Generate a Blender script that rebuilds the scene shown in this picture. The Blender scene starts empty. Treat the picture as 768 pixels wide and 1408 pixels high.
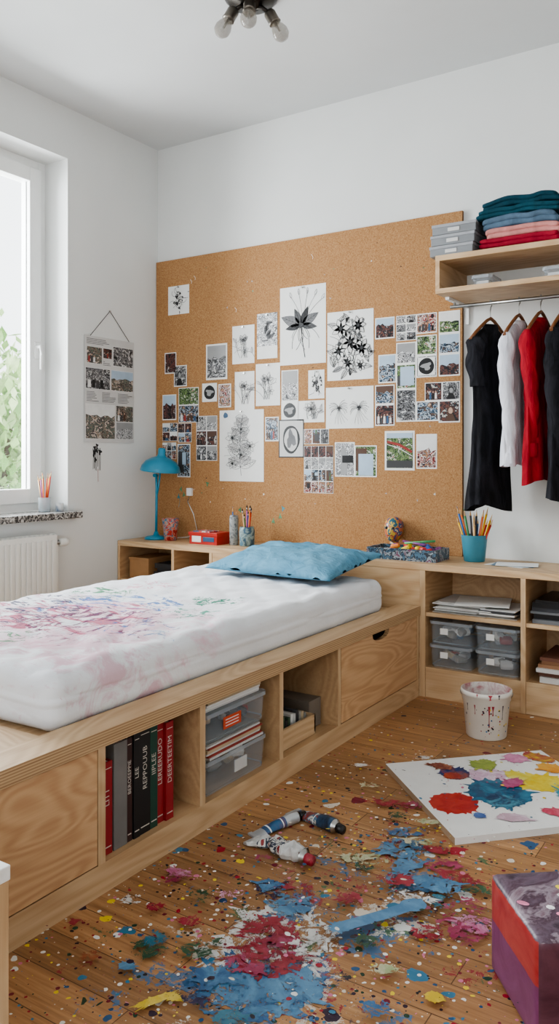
import bpy, bmesh, math, random
from mathutils import Vector, Matrix, noise as mn
R=random.Random(7)
def lin(c):
    c/=255.0
    return c/12.92 if c<=.04045 else ((c+.055)/1.055)**2.4
def S(r,g,b): return (lin(r),lin(g),lin(b),1)
MC={}
# ---------------------------------------------------------------- node helpers
class NT:
    def __init__(s,name,rough=.6,spec=.5,metal=0):
        s.m=bpy.data.materials.new(name); s.m.use_nodes=True
        s.t=s.m.node_tree; s.b=s.t.nodes['Principled BSDF']
        s.b.inputs['Roughness'].default_value=rough
        s.b.inputs['Metallic'].default_value=metal
        s.b.inputs['Specular IOR Level'].default_value=spec
    def n(s,typ,ins=None,**pr):
        x=s.t.nodes.new('ShaderNode'+typ)
        for k,v in pr.items(): setattr(x,k,v)
        if ins:
            for k,v in ins.items():
                if isinstance(v,bpy.types.NodeSocket): s.t.links.new(v,x.inputs[k])
                else: x.inputs[k].default_value=v
        return x
    def co(s,scale=(1,1,1),loc=(0,0,0)):
        tc=s.n('TexCoord'); mp=s.n('Mapping',{'Vector':tc.outputs['Object'],'Scale':scale,'Location':loc})
        return mp.outputs[0]
    def noise(s,vec,scale,detail=3,rough=.5,dist=0):
        return s.n('TexNoise',{'Vector':vec,'Scale':scale,'Detail':detail,'Roughness':rough,'Distortion':dist}).outputs['Fac']
    def math(s,op,a,b=0,c=0):
        x=s.n('Math',operation=op)
        for i,v in enumerate((a,b,c)):
            if isinstance(v,bpy.types.NodeSocket): s.t.links.new(v,x.inputs[i])
            else: x.inputs[i].default_value=v
        return x.outputs[0]
    def ramp(s,fac,stops,interp='LINEAR'):
        x=s.n('ValToRGB',{'Fac':fac}); cr=x.color_ramp; cr.interpolation=interp
        while len(cr.elements)<len(stops): cr.elements.new(.5)
        for e,(p,c) in zip(cr.elements,stops): e.position=p; e.color=c
        return x.outputs[0]
    def mix(s,f,a,b,mode='MIX'):
        x=s.n('MixRGB',blend_type=mode)
        for k,v in (('Fac',f),('Color1',a),('Color2',b)):
            if isinstance(v,bpy.types.NodeSocket): s.t.links.new(v,x.inputs[k])
            else: x.inputs[k].default_value=v
        return x.outputs[0]
    def mapr(s,v,a,b,c,d):
        return s.n('MapRange',{0:v,1:a,2:b,3:c,4:d}).outputs[0]
    def col(s,c):
        if isinstance(c,bpy.types.NodeSocket): s.t.links.new(c,s.b.inputs['Base Color'])
        else: s.b.inputs['Base Color'].default_value=c
    def bump(s,h,strength=.3,dist=.01):
        x=s.n('Bump',{'Height':h,'Strength':strength,'Distance':dist}); s.t.links.new(x.outputs[0],s.b.inputs['Normal'])
def plain(name,c,rough=.6,var=.08,scale=12,metal=0,bump=0,bscale=200,**k):
    if name in MC: return MC[name]
    t=NT(name,rough,.5,metal)
    v=t.noise(t.co(),scale,4)
    f=t.ramp(v,[(.3,tuple(x*(1-var) for x in c[:3])+(1,)),(.7,tuple(min(1,x*(1+var)) for x in c[:3])+(1,))])
    t.col(f)
    if bump: t.bump(t.noise(t.co(),bscale,3),bump,.002)
    MC[name]=t.m; return t.m
def wood(name,axis,ca,cb,rough=.5,seed=0,fig=.34,a=.7,c=3.4):
    sc={'x':(a,c,c),'y':(c,a,c),'z':(c,c,a)}[axis]
    t=NT(name,rough)
    v=t.co(sc,(seed,seed*1.7,seed*.3))
    n=t.noise(v,1.1,2,.45,.5)
    w=t.math('SINE',t.math('MULTIPLY',n,95))
    w=t.math('MULTIPLY_ADD',w,.5,.5)
    fs={'x':(3,90,90),'y':(90,3,90),'z':(90,90,3)}[axis]
    fine=t.noise(t.co(fs),1.2,3,.6)
    big=t.noise(t.co((1.3,1.3,1.3),(seed,0,0)),1.5,3)
    f=t.math('ADD',t.math('MULTIPLY',w,fig),t.math('ADD',t.math('MULTIPLY',fine,.40),t.math('MULTIPLY',big,.45)))
    cc=t.ramp(f,[(.28,ca),(.85,cb)])
    t.col(cc); t.bump(fine,.15,.002)
    return t.m
P1=S(182,146,108);P2=S(217,190,154)
plyX=wood('plywood_grain_x','x',P1,P2,seed=1,fig=.22)
plyY=wood('plywood_grain_y','y',P1,P2,seed=2,fig=.22)
plyZ=wood('plywood_grain_z','z',P1,P2,seed=3,fig=.22)
plyF=wood('plywood_panel_face','y',S(184,140,101),S(213,176,135),seed=9,fig=.30,a=1.3,c=5.0)
plyIn=wood('plywood_inner','y',S(170,134,97),S(204,170,131),seed=5,fig=.2)
def edge_mat():
    t=NT('plywood_edge',.6)
    tc=t.n('TexCoord'); sp=t.n('SeparateXYZ',{0:tc.outputs['Object']})
    s=t.math('MULTIPLY_ADD',t.math('SINE',t.math('MULTIPLY',sp.outputs[2],2*math.pi/.0075)),.5,.5)
    nn=t.noise(t.co((20,4,200)),1,3)
    f=t.math('ADD',t.math('MULTIPLY',s,.5),t.math('MULTIPLY',nn,.5))
    t.col(t.ramp(f,[(.1,S(138,103,72)),(.8,S(204,173,134))])); return t.m
plyE=edge_mat()
def cork_mat():
    t=NT('cork',.9,.2)
    v=t.co()
    n=t.noise(v,150,4,.7); vo=t.n('TexVoronoi',{'Vector':v,'Scale':170.0})
    big=t.noise(v,2.2,3)
    c=t.ramp(n,[(.30,S(130,92,60)),(.45,S(168,126,87)),(.62,S(184,144,103)),(.75,S(203,169,131))])
    c=t.mix(t.mapr(vo.outputs['Distance'],0,.35,.45,0),c,S(140,101,66))
    c=t.mix(t.mapr(big,.3,.7,0,.25),c,S(154,113,75))
    t.col(c); t.bump(n,.3,.002); return t.m
cork=cork_mat()
def wall_mat(name,c,c2):
    t=NT(name,.85,.2)
    n=t.noise(t.co(),1.3,4); f=t.noise(t.co(),120,3)
    t.col(t.ramp(n,[(.3,c),(.7,c2)])); t.bump(f,.08,.002); return t.m
wallm=wall_mat('white_wall_paint',S(220,221,219),S(228,229,227))
ceilm=wall_mat('ceiling_paint',S(212,214,214),S(220,222,222))
PAL=[S(160,28,48),S(225,225,220),S(40,86,126),S(50,34,54),S(226,226,222),S(34,66,50),S(206,120,150),S(120,30,50),S(226,200,60),S(60,120,150),S(215,205,190),S(30,30,40)]
def floor_mat():
    t=NT('oak_plank_floor',.42,.45)
    tc=t.n('TexCoord'); obj=tc.outputs['Object']
    br=t.n('TexBrick',{'Vector':obj,'Color1':(0,0,0,1),'Color2':(1,1,1,1),'Mortar':(.5,.5,.5,1),'Scale':1.0,'Mortar Size':.0015,'Mortar Smooth':.2,'Bias':0.0,'Brick Width':1.5,'Row Height':.115},offset=.37)
    g=t.noise(t.co((1.5,26,1)),1.6,5,.65,.6)
    g2=t.noise(t.co((6,140,1)),1.0,3,.6)
    base=t.ramp(t.math('ADD',t.math('MULTIPLY',g,.7),t.math('MULTIPLY',g2,.3)),[(.28,S(130,92,60)),(.5,S(172,128,88)),(.72,S(200,158,114))])
    tone=t.mapr(br.outputs['Color'],0,1,.74,1.08)
    hs=t.n('HueSaturation',{'Color':base,'Value':tone})
    c=t.mix(t.math('MULTIPLY',br.outputs['Fac'],.75),hs.outputs[0],S(68,43,28))
    sp=t.n('SeparateXYZ',{0:obj})
    dx=t.math('MULTIPLY',t.math('SUBTRACT',sp.outputs[0],2.64),.9); dy=t.math('MULTIPLY',t.math('SUBTRACT',sp.outputs[1],-2.40),.60)
    d=t.math('SQRT',t.math('ADD',t.math('MULTIPLY',dx,dx),t.math('MULTIPLY',dy,dy)))
    dist=t.n('TexNoise',{'Vector':obj,'Scale':24.0,'Detail':4.0})
    def layer(c,scale,rmax,dens0,dens1,warp,seed,pw_=2.5):
        w=t.n('VectorMath',{0:dist.outputs['Color'],1:(warp,warp,0)},operation='MULTIPLY')
        a=t.n('VectorMath',{0:obj,1:w.outputs[0]},operation='ADD')
        a2=t.n('VectorMath',{0:a.outputs[0],1:(seed,seed*.7,0)},operation='ADD')
        v=t.n('TexVoronoi',{'Vector':a2.outputs[0],'Scale':float(scale),'Randomness':.9},voronoi_dimensions='2D')
        cs=t.n('SeparateColor',{0:v.outputs['Color']})
        r=t.math('MULTIPLY_ADD',t.math('POWER',cs.outputs[2],pw_),rmax,.04)
        m=t.math('LESS_THAN',v.outputs['Distance'],r)
        dens=t.mapr(d,.1,.95,dens0,dens1)
        m=t.math('MULTIPLY',m,t.math('LESS_THAN',cs.outputs[1],dens))
        st=[(i/len(PAL),q) for i,q in enumerate(PAL)]
        return t.mix(m,c,t.ramp(cs.outputs[0],st,'CONSTANT'))
    for i,(cc,th) in enumerate(((S(150,40,60),.615),(S(66,114,152),.61),(S(205,200,190),.63),(S(60,46,70),.645),(S(70,110,76),.64))):
        n1=t.noise(t.co((1,1,1),(i*3.3,i*1.7,0)),4.5,2,.5,.6); n2=t.noise(t.co((1,1,1),(i,7,0)),34,6,.75,.7)
        f=t.math('SUBTRACT',t.math('ADD',t.math('MULTIPLY',n1,.55),t.math('MULTIPLY',n2,.48)),t.mapr(d,.1,.75,-.025,.15))
        c=t.mix(t.math('MULTIPLY',t.math('GREATER_THAN',f,th-.02),.85),c,cc)
    c=layer(c,13,.34,.24,.0,.06,3.1)
    c=layer(c,30,.34,.34,.04,.03,9.2)
    c=layer(c,70,.40,.38,.09,.010,5.7,2.0)
    t.col(c)
    rr=t.mapr(g,.3,.7,.36,.5); t.t.links.new(rr,t.b.inputs['Roughness'])
    t.bump(t.math('SUBTRACT',t.math('MULTIPLY',g2,.3),br.outputs['Fac']),.25,.002)
    return t.m
floorm=floor_mat()
def paint(name,c,c2=None,worn=.0,scale=16,rough=.35):
    if name in MC: return MC[name]
    t=NT(name,rough)
    c2=c2 or tuple(min(1,x*1.6+.05) for x in c[:3])+(1,)
    n=t.noise(t.co(),scale,5,.65,.8)
    t.col(t.ramp(n,[(.42,c),(.66,c2)])); t.bump(t.noise(t.co(),scale*3,4),.25,.0015)
    if worn>0:
        s=R.random()*9
        tr=t.n('BsdfTransparent'); w=t.noise(t.co((1,1,1),(4+s,2,1)),24,8,.78,.9)
        f=t.math('GREATER_THAN',w,worn)
        mx=t.n('MixShader',{0:f,1:tr.outputs[0],2:t.b.outputs[0]})
        out=[q for q in t.t.nodes if q.type=='OUTPUT_MATERIAL'][0]
        t.t.links.new(mx.outputs[0],out.inputs[0])
    MC[name]=t.m; return t.m
def photo_mat(name,cols,scale=30,seed=0):
    t=NT(name,.35)
    v=t.co((1,1,1.25),(seed,seed,seed))
    n=t.noise(v,scale,3,.55,1.5); k=t.noise(v,scale*3.5,2,.6,.4)
    f=t.math('ADD',t.math('MULTIPLY',n,.75),t.math('MULTIPLY',k,.25))
    N=len(cols); st=[(0 if i==0 else .34+.32*i/N,c) for i,c in enumerate(cols)]
    t.col(t.ramp(f,st,'CONSTANT')); return t.m
PH={
'bw':photo_mat('photo_print_bw',[S(18,18,20),S(60,60,62),S(130,130,132),S(40,40,42),S(205,205,205),S(90,90,90)],22,1),
'bw2':photo_mat('photo_print_grey',[S(45,45,48),S(190,190,190),S(110,110,112),S(225,225,225),S(70,70,72)],26,4),
'green':photo_mat('photo_print_garden',[S(20,34,20),S(56,84,44),S(120,142,90),S(30,44,30),S(200,210,190),S(140,60,44)],22,6),
'blue':photo_mat('photo_print_sea',[S(20,30,40),S(46,76,100),S(180,190,200),S(36,52,64),S(90,66,54),S(200,170,145)],22,8),
'red':photo_mat('photo_print_party',[S(30,20,22),S(140,48,46),S(210,196,186),S(50,44,58),S(176,124,92),S(60,80,62)],24,11),
'muted':photo_mat('photo_print_muted',[S(50,46,44),S(130,112,100),S(96,108,98),S(70,58,60),S(196,184,172),S(110,90,70)],20,15),
'dark':photo_mat('photo_print_night',[S(12,12,14),S(30,28,34),S(104,62,54),S(24,30,40),S(190,184,176)],22,13)}
paper=plain('paper_white',S(230,230,227),.7,.02)
paper2=plain('paper_grey',S(203,202,200),.7,.03)
ink=plain('black_ink',S(28,28,30),.5,.2); inkg=plain('grey_ink',S(110,110,112),.5,.2); inkl=plain('pale_ink',S(160,160,161),.5,.1)
white_pl=plain('white_lacquer',S(236,236,234),.35,.02)
metal=plain('brushed_metal',S(170,170,168),.3,.1,metal=1); dark_metal=plain('dark_metal',S(70,66,62),.35,.2,metal=1)
def glass_mat(name,c=(1,1,1,1),alpha=.25,rough=.05):
    t=NT(name,rough); t.col(c)
    tr=t.n('BsdfTransparent'); mx=t.n('MixShader',{0:alpha,1:tr.outputs[0],2:t.b.outputs[0]})
    out=[q for q in t.t.nodes if q.type=='OUTPUT_MATERIAL'][0]; t.t.links.new(mx.outputs[0],out.inputs[0]); return t.m
glass=glass_mat('window_glass',(1,1,1,1),.06); plastic=glass_mat('clear_plastic',S(195,206,216),.22,.2); lidp=glass_mat('clear_plastic_lid',S(190,198,206),.5,.25); bulbg=glass_mat('bulb_glass',S(150,142,130),.5,.03)
# ---------------------------------------------------------------- mesh builder
class B:
    def __init__(s,name): s.name=name; s.bm=bmesh.new(); s.mats=[]
    def mi(s,m):
        if m not in s.mats: s.mats.append(m)
        return s.mats.index(m)
    def _fin(s,faces,mat,smooth=False):
        i=s.mi(mat)
        for f in faces: f.material_index=i; f.smooth=smooth
    def box(s,x0,y0,z0,x1,y1,z1,mat,M=None,mats=None):
        vs=[Vector((x,y,z)) for x in (x0,x1) for y in (y0,y1) for z in (z0,z1)]
        if M: vs=[M@v for v in vs]
        v=[s.bm.verts.new(p) for p in vs]
        q={'x0':(0,1,3,2),'x1':(4,6,7,5),'y0':(0,4,5,1),'y1':(2,3,7,6),'z0':(0,2,6,4),'z1':(1,5,7,3)}
        for k,ix in q.items():
            f=s.bm.faces.new([v[i] for i in ix]); f.material_index=s.mi((mats or {}).get(k,mat))
    def face(s,pts,mat):
        f=s.bm.faces.new([s.bm.verts.new(p) for p in pts]); f.material_index=s.mi(mat); return f
    def fan(s,c,pts,mat):
        cv=s.bm.verts.new(c); v=[s.bm.verts.new(p) for p in pts]; i=s.mi(mat)
        for a in range(len(v)):
            f=s.bm.faces.new((cv,v[a],v[(a+1)%len(v)])); f.material_index=i
    def rings(s,rings,mat,smooth=True,cap0=True,cap1=True):
        vv=[[s.bm.verts.new(p) for p in r] for r in rings]; fs=[]
        n=len(vv[0])
        for a,b in zip(vv,vv[1:]):
            for i in range(n):
                fs.append(s.bm.faces.new((a[i],a[(i+1)%n],b[(i+1)%n],b[i])))
        s._fin(fs,mat,smooth)
        if cap0: s._fin([s.bm.faces.new(vv[0][::-1])],mat)
        if cap1: s._fin([s.bm.faces.new(vv[-1])],mat)
    def lathe(s,prof,mat,M=None,seg=28,cap0=True,cap1=True):
        M=M or Matrix()
        s.rings([[M@Vector((r*math.cos(2*math.pi*i/seg),r*math.sin(2*math.pi*i/seg),z)) for i in range(seg)] for r,z in prof],mat,True,cap0,cap1)
    def tube(s,pts,r,mat,seg=8,r1=None):
        pts=[Vector(p) for p in pts]; rr=[]
        up=Vector((0,0,1))
        for k,p in enumerate(pts):
            t=(pts[min(k+1,len(pts)-1)]-pts[max(k-1,0)]).normalized()
            a=t.cross(up)
            if a.length<.05: a=t.cross(Vector((0,1,0)))
            a.normalize(); b=t.cross(a)
            rad=r if r1 is None else r+(r1-r)*k/(len(pts)-1)
            rr.append([p+(a*math.cos(2*math.pi*i/seg)+b*math.sin(2*math.pi*i/seg))*rad for i in range(seg)])
        s.rings(rr,mat)
    def ribbon(s,pts,w,mat,P,off=.002):
        if len(pts)<2: return
        L=[];Rr=[]
        for k,p in enumerate(pts):
            q0=pts[max(k-1,0)];q1=pts[min(k+1,len(pts)-1)]
            dx,dy=q1[0]-q0[0],q1[1]-q0[1]; l=math.hypot(dx,dy) or 1
            nx,ny=-dy/l*w/2,dx/l*w/2
            L.append(s.bm.verts.new(P(p[0]+nx,p[1]+ny,off))); Rr.append(s.bm.verts.new(P(p[0]-nx,p[1]-ny,off)))
        i=s.mi(mat)
        for k in range(len(pts)-1):
            f=s.bm.faces.new((L[k],L[k+1],Rr[k+1],Rr[k])); f.material_index=i
    def rbox(s,c,size,r,mat,cuts=10,M=None,disp=None,smooth=True):
        tmp=bmesh.new(); bmesh.ops.create_cube(tmp,size=2)
        bmesh.ops.subdivide_edges(tmp,edges=tmp.edges[:],cuts=cuts,use_grid_fill=True)
        h=[x/2 for x in size]; mp={}
        for v in tmp.verts:
            p=Vector([math.copysign(abs(v.co[i])**.75,v.co[i])*h[i] for i in range(3)])
            q=Vector([max(-(h[i]-r),min(h[i]-r,p[i])) for i in range(3)])
            d=p-q
            p=q+(d.normalized()*r if d.length>1e-6 else d)
            if disp: p=disp(p,h)
            p=p+Vector(c)
            if M: p=M@p
            mp[v]=s.bm.verts.new(p)
        fs=[s.bm.faces.new([mp[v] for v in f.verts]) for f in tmp.faces]
        s._fin(fs,mat,smooth); tmp.free()
    def text(s,body,M,size,mat):
        cu=bpy.data.curves.new('t','FONT'); cu.body=body; cu.size=size; cu.align_x='CENTER'; cu.align_y='CENTER'; cu.resolution_u=2
        ob=bpy.data.objects.new('t',cu); bpy.context.scene.collection.objects.link(ob)
        bpy.context.view_layer.update()
        me=bpy.data.meshes.new_from_object(ob.evaluated_get(bpy.context.evaluated_depsgraph_get()))
        vs=[s.bm.verts.new(M@v.co) for v in me.vertices]; i=s.mi(mat)
        for p in me.polygons:
            try: f=s.bm.faces.new([vs[k] for k in p.vertices]); f.material_index=i
            except ValueError: pass
        bpy.data.objects.remove(ob); bpy.data.meshes.remove(me); bpy.data.curves.remove(cu)
    def done(s,bevel=0,parent=None,recalc=True):
        if recalc: bmesh.ops.recalc_face_normals(s.bm,faces=s.bm.faces[:])
        me=bpy.data.meshes.new(s.name); s.bm.to_mesh(me); s.bm.free()
        for m in s.mats: me.materials.append(m)
        o=bpy.data.objects.new(s.name,me); bpy.context.scene.collection.objects.link(o)
        if bevel:
            md=o.modifiers.new('bevel','BEVEL'); md.width=bevel; md.segments=2; md.limit_method='ANGLE'
        if parent: o.parent=parent
        return o
T=Matrix.Translation
def RZ(a): return Matrix.Rotation(a,4,'Z')
def RX(a): return Matrix.Rotation(a,4,'X')
def RY(a): return Matrix.Rotation(a,4,'Y')
# ---------------------------------------------------------------- room shell
H=3.274
b=B('floor'); b.box(-.3,-5.8,-.1,5.0,.15,0,floorm); b.done()
b=B('ceiling'); b.box(-.3,-5.8,H,5.0,.15,H+.1,ceilm); b.done()
b=B('wall_back'); b.box(-.3,0,0,5.0,.15,H,wallm); b.done()
b=B('wall_left')
b.box(-.3,-.8045,0,0,0,H,wallm); b.box(-.3,-5.8,0,0,-2.5,H,wallm)
b.box(-.3,-2.5,0,0,-.8045,.83,wallm); b.box(-.3,-2.5,2.971,0,-.8045,H,wallm); b.done()
b=B('wall_right'); b.box(5.0,-5.8,0,5.15,.15,H,wallm); b.done()
# unseen wall behind the camera, added to cut front fill; opening admits some light
b=B('added_front_wall'); b.box(-.3,-5.95,0,1.0,-5.8,H,wallm); b.box(4.7,-5.95,0,5.15,-5.8,H,wallm); b.box(1.0,-5.95,0,4.7,-5.8,.45,wallm); b.box(1.0,-5.95,2.95,4.7,-5.8,H,wallm); b.done()
# window
b=B('window_1')
def frame(x0,x1,y0,y1,z0,z1,w):
    b.box(x0,y0,z0,x1,y0+w,z1,white_pl); b.box(x0,y1-w,z0,x1,y1,z1,white_pl)
    b.box(x0,y0+w,z0,x1,y1-w,z0+w,white_pl); b.box(x0,y0+w,z1-w,x1,y1-w,z1,white_pl)
frame(-.27,-.195,-2.5,-.8045,.87,2.971,.055)
frame(-.255,-.178,-1.62,-.85,.92,2.92,.085)
frame(-.255,-.178,-2.45,-1.68,.92,2.92,.085)
b.box(-.26,-1.68,.92,-.2,-1.62,2.92,white_pl)
b.box(-.225,-1.54,1.0,-.22,-.93,2.84,glass); b.box(-.225,-2.37,1.0,-.22,-1.76,2.84,glass)
gk=plain('window_gasket',S(60,62,64),.6)
for y in (-1.537,-.938): b.box(-.214,y,1.0,-.208,y+.006,2.84,gk)
b.box(-.180,-.906,1.78,-.168,-.872,1.88,white_pl)
b.tube([(-.17,-.889,1.85),(-.135,-.889,1.85)],.011,white_pl)
b.tube([(-.137,-.889,1.858),(-.132,-.889,1.80),(-.135,-.889,1.715)],.011,white_pl,10,.008)
b.done(.003)
def terrazzo():
    t=NT('terrazzo_stone',.3); v=t.n('TexVoronoi',{'Vector':t.co(),'Scale':110.0}); cs=t.n('SeparateColor',{0:v.outputs['Color']})
    t.col(t.ramp(cs.outputs[0],[(0,S(60,60,60)),(.25,S(150,148,145)),(.55,S(200,198,194)),(.8,S(100,98,96))],'CONSTANT')); return t.m
b=B('window_sill'); b.box(-.19,-2.55,.832,.065,-.745,.871,terrazzo()); b.done(.004)
# radiator
rad=plain('radiator_enamel',S(228,227,222),.35,.02)
b=B('radiator'); b.box(.035,-2.3,.12,.105,-.978,.752,rad)
y=-2.28
while y<-.99:
    b.box(.105,y,.15,.113,y+.022,.725,rad); y+=.036
for k in range(40): b.box(.045,-2.28+k*.033,.7525,.095,-2.28+k*.033+.02,.757,rad)
b.box(.002,-2.0,.3,.035,-1.96,.6,rad);b.box(.002,-1.2,.3,.035,-1.16,.6,rad)
b.tube([(.07,-.978,.70),(.07,-.93,.70)],.013,metal); b.lathe([(.014,0),(.022,.004),(.024,.05),(.02,.062)],rad,T((.07,-.935,.70))@RX(-math.pi/2),18)
b.tube([(.07,-.95,.70),(.07,-.95,.0)],.009,rad)
b.done(.003)
# outside foliage
leafm=[plain('leaf_light',S(205,226,172),.6,.12),plain('leaf_mid',S(175,208,138),.6,.12),plain('leaf_deep',S(135,176,105),.6,.15)]
b=B('garden_shrub')
b.tube([(-4.2,2.0,-.6),(-4.25,2.05,.6),(-4.1,2.1,1.7)],.06,plain('bark',S(90,70,52),.8),8,.03)
for i in range(12000):
    a=R.random()*6.28; rr=R.random()**.5; h=R.random()
    c=Vector((-4.4+math.cos(a)*rr*1.5,1.6+math.sin(a)*rr*2.4,-.5+h*(2.8+.45*math.sin(a*5)+.3*math.sin(rr*9))))
    m=RZ(R.random()*6.28)@RX(R.random()*3.1); l=.06+.06*R.random()
    b.face([c+m@Vector(p) for p in ((0,-l,0),(l*.5,0,0),(0,l,0),(-l*.5,0,0))],leafm[R.choice((0,0,0,1,1,2))])
b.done(recalc=False)
# ---------------------------------------------------------------- bed
b=B('bed_frame')
X=2.065; FOOT=-3.05
b.box(1.955,FOOT,.406,X+.006,-.397,.451,plyY,mats={'x1':plyE})
b.box(.775,FOOT,.406,1.955,-2.70,.451,plyX)
b.box(.775,-2.70,.406,.80,-.397,.451,plyY)
b.box(.80,-2.70,.395,1.955,-.397,.425,plyY)
b.box(1.55,FOOT,0,X-.002,-.397,.085,plyY,mats={'z1':plyIn})
b.box(1.55,FOOT,.085,1.575,-.397,.395,plyIn)
b.box(.775,FOOT,0,.80,-.397,.406,plyY)
b.box(.80,FOOT,0,X-.01,FOOT+.025,.395,plyX)
for y0,y1 in ((-.42,-.397),(-1.236,-1.212),(-1.680,-1.655),(-2.147,-2.119),(-2.590,-2.562)):
    b.box(1.575,y0,.085,X-.001,y1,.406,plyIn,mats={'x1':plyZ})
def panel(y0,y1,z0,z1,x,notch=None):
    pts=[(y0,z0),(y1,z0),(y1,z1)]
    if notch:
        c,r,dp=notch
        for k in range(13):
            a=math.pi*k/12
            pts.append((c+r*math.cos(a),z1-dp*math.sin(a)**.6))
    pts.append((y0,z1))
    f=b.face([(x,p[0],p[1]) for p in pts],plyF)
    bk=b.face([(x-.02,p[0],p[1]) for p in pts[::-1]],plyF)
    n=len(pts)
    for k in range(n):
        p,q=pts[k],pts[(k+1)%n]
        b.face([(x,p[0],p[1]),(x-.02,p[0],p[1]),(x-.02,q[0],q[1]),(x,q[0],q[1])],plyE)
panel(-1.209,-.424,.089,.402,X-.001,(-.83,.085,.036))
panel(FOOT,-2.593,.089,.402,X-.001)
b.box(1.60,-1.19,.10,X-.03,-.45,.33,plyIn)
b.done()
# mattress
def mattress_mat():
    t=NT('mattress_cover',.85,.2)
    v=t.co(); n=t.noise(v,3,4)
    c=t.ramp(n,[(.3,S(220,221,225)),(.7,S(232,233,235))])
    tc=t.n('TexCoord')
    def stain(c,loc,rad,cc,seed,th,k=1.0,sc=9.0,st=(1,1,1),soft=.06):
        d=t.n('VectorMath',{0:tc.outputs['Object'],1:loc},operation='DISTANCE').outputs['Value']
        nn=t.noise(t.co(st,(seed,seed,0)),sc,6,.7,1.2)
        f=t.math('SUBTRACT',nn,t.math('MAXIMUM',t.mapr(d,rad*.4,rad,0,.22),0.0))
        return t.mix(t.math('MULTIPLY',t.mapr(f,th,th+soft,0,1),k),c,cc)
    c=stain(c,(1.40,-2.15,.6),.85,S(222,172,188),1,.43,.6,5,(1,.6,1),.14)
    c=stain(c,(1.75,-2.35,.6),.45,S(208,150,168),3,.43,.6,6,(1,1,1),.12)
    c=stain(c,(1.30,-2.05,.6),.60,S(178,66,100),2,.48,.8,8,(.5,1.6,1))
    c=stain(c,(1.50,-2.10,.6),.55,S(104,40,80),4,.515,.9,13,(1.8,.5,1))
    c=stain(c,(1.10,-2.05,.6),.55,S(60,60,90),5,.52,.9,14,(.6,1.8,1))
    c=stain(c,(1.35,-1.80,.6),.50,S(50,108,172),6,.525,.9,11,(.7,1.5,1))
    c=stain(c,(1.72,-2.10,.6),.35,S(60,120,176),13,.54,.8,14)
    c=stain(c,(1.62,-1.50,.6),.19,S(24,128,100),7,.49,.95,20)
    c=stain(c,(1.08,-1.60,.6),.26,S(46,130,86),8,.51,.9,16)
    c=stain(c,(1.72,-1.75,.6),.18,S(50,140,116),11,.50,.9,20)
    c=stain(c,(1.45,-2.40,.6),.22,S(60,140,90),14,.51,.85,16)
    c=stain(c,(1.15,-1.35,.6),.25,S(208,140,158),12,.51,.7,14)
    t.col(c)
    t.bump(t.noise(t.co((1,1,1)),60,4,.6),.25,.004); return t.m
b=B('mattress')
def mdisp(p,h):
    u,v=p.x,p.y
    top=max(0,min(1,(p.z/h[2])))
    q=.010*(abs(math.sin((u+v)*math.pi/.21))*abs(math.sin((u-v)*math.pi/.21)))**.35
    w=mn.noise(Vector((u*5,v*5,0)))*.007+mn.noise(Vector((u*14,v*9,3)))*.005+abs(mn.noise(Vector((u*9+v*4,v*3,7))))*.008
    r=Vector((p.x,p.y,p.z+top*(q+w)-top*.016))
    s=mn.noise(Vector((p.x*3,p.y*6,p.z*8)))*.008+mn.noise(Vector((p.x*9,p.y*14,p.z*16)))*.003
    if abs(p.z)<.014: s-=.004*(1-abs(p.z)/.014)
    if abs(p.x)>h[0]-.04: r.x+=math.copysign(s,p.x)
    if abs(p.y)>h[1]-.04: r.y+=math.copysign(s,p.y)
    return r
b.rbox((1.403,-1.605,.518),(1.10,2.10,.182),.055,mattress_mat(),100,None,mdisp)
b.done()
# pillow
def pillow_mat():
    t=NT('blue_cotton',.85,.15); n=t.noise(t.co(),5,4,.6)
    t.col(t.ramp(n,[(.3,S(88,138,164)),(.7,S(112,160,184))])); t.bump(t.noise(t.co((1,2,1)),14,4,.6,1),.6,.02); return t.m
b=B('pillow'); pm=pillow_mat(); N=44
M=T((1.53,-.725,.672))@RZ(-.06)@RX(.13)
for sgn in (1,-1):
    g=[]
    for i in range(N+1):
        row=[]
        for j in range(N+1):
            u=-1+2*i/N; v=-1+2*j/N
            pin=1-.10*(1-abs(u)**2)*abs(v)**3; pin2=1-.06*(1-abs(v)**2)*abs(u)**3
            hh=(max(0,1-abs(u)**2.6)**.62)*(max(0,1-abs(v)**2.6)**.62)
            wr=mn.noise(Vector((u*2.5,v*3.5,sgn)))*.018*hh+mn.noise(Vector((u*7,v*7,sgn+4)))*.007
            row.append(b.bm.verts.new(M@Vector((u*.375*pin2,v*.25*pin,sgn*(.064*hh*(1.05 if sgn>0 else .55)+wr*(sgn>0)*1.0)+.004*sgn))))
        g.append(row)
    fs=[b.bm.faces.new((g[i][j],g[i+1][j],g[i+1][j+1],g[i][j+1])) for i in range(N) for j in range(N)]
    b._fin(fs,pm,True)
bmesh.ops.remove_doubles(b.bm,verts=b.bm.verts[:],dist=.009)
b.done()
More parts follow.
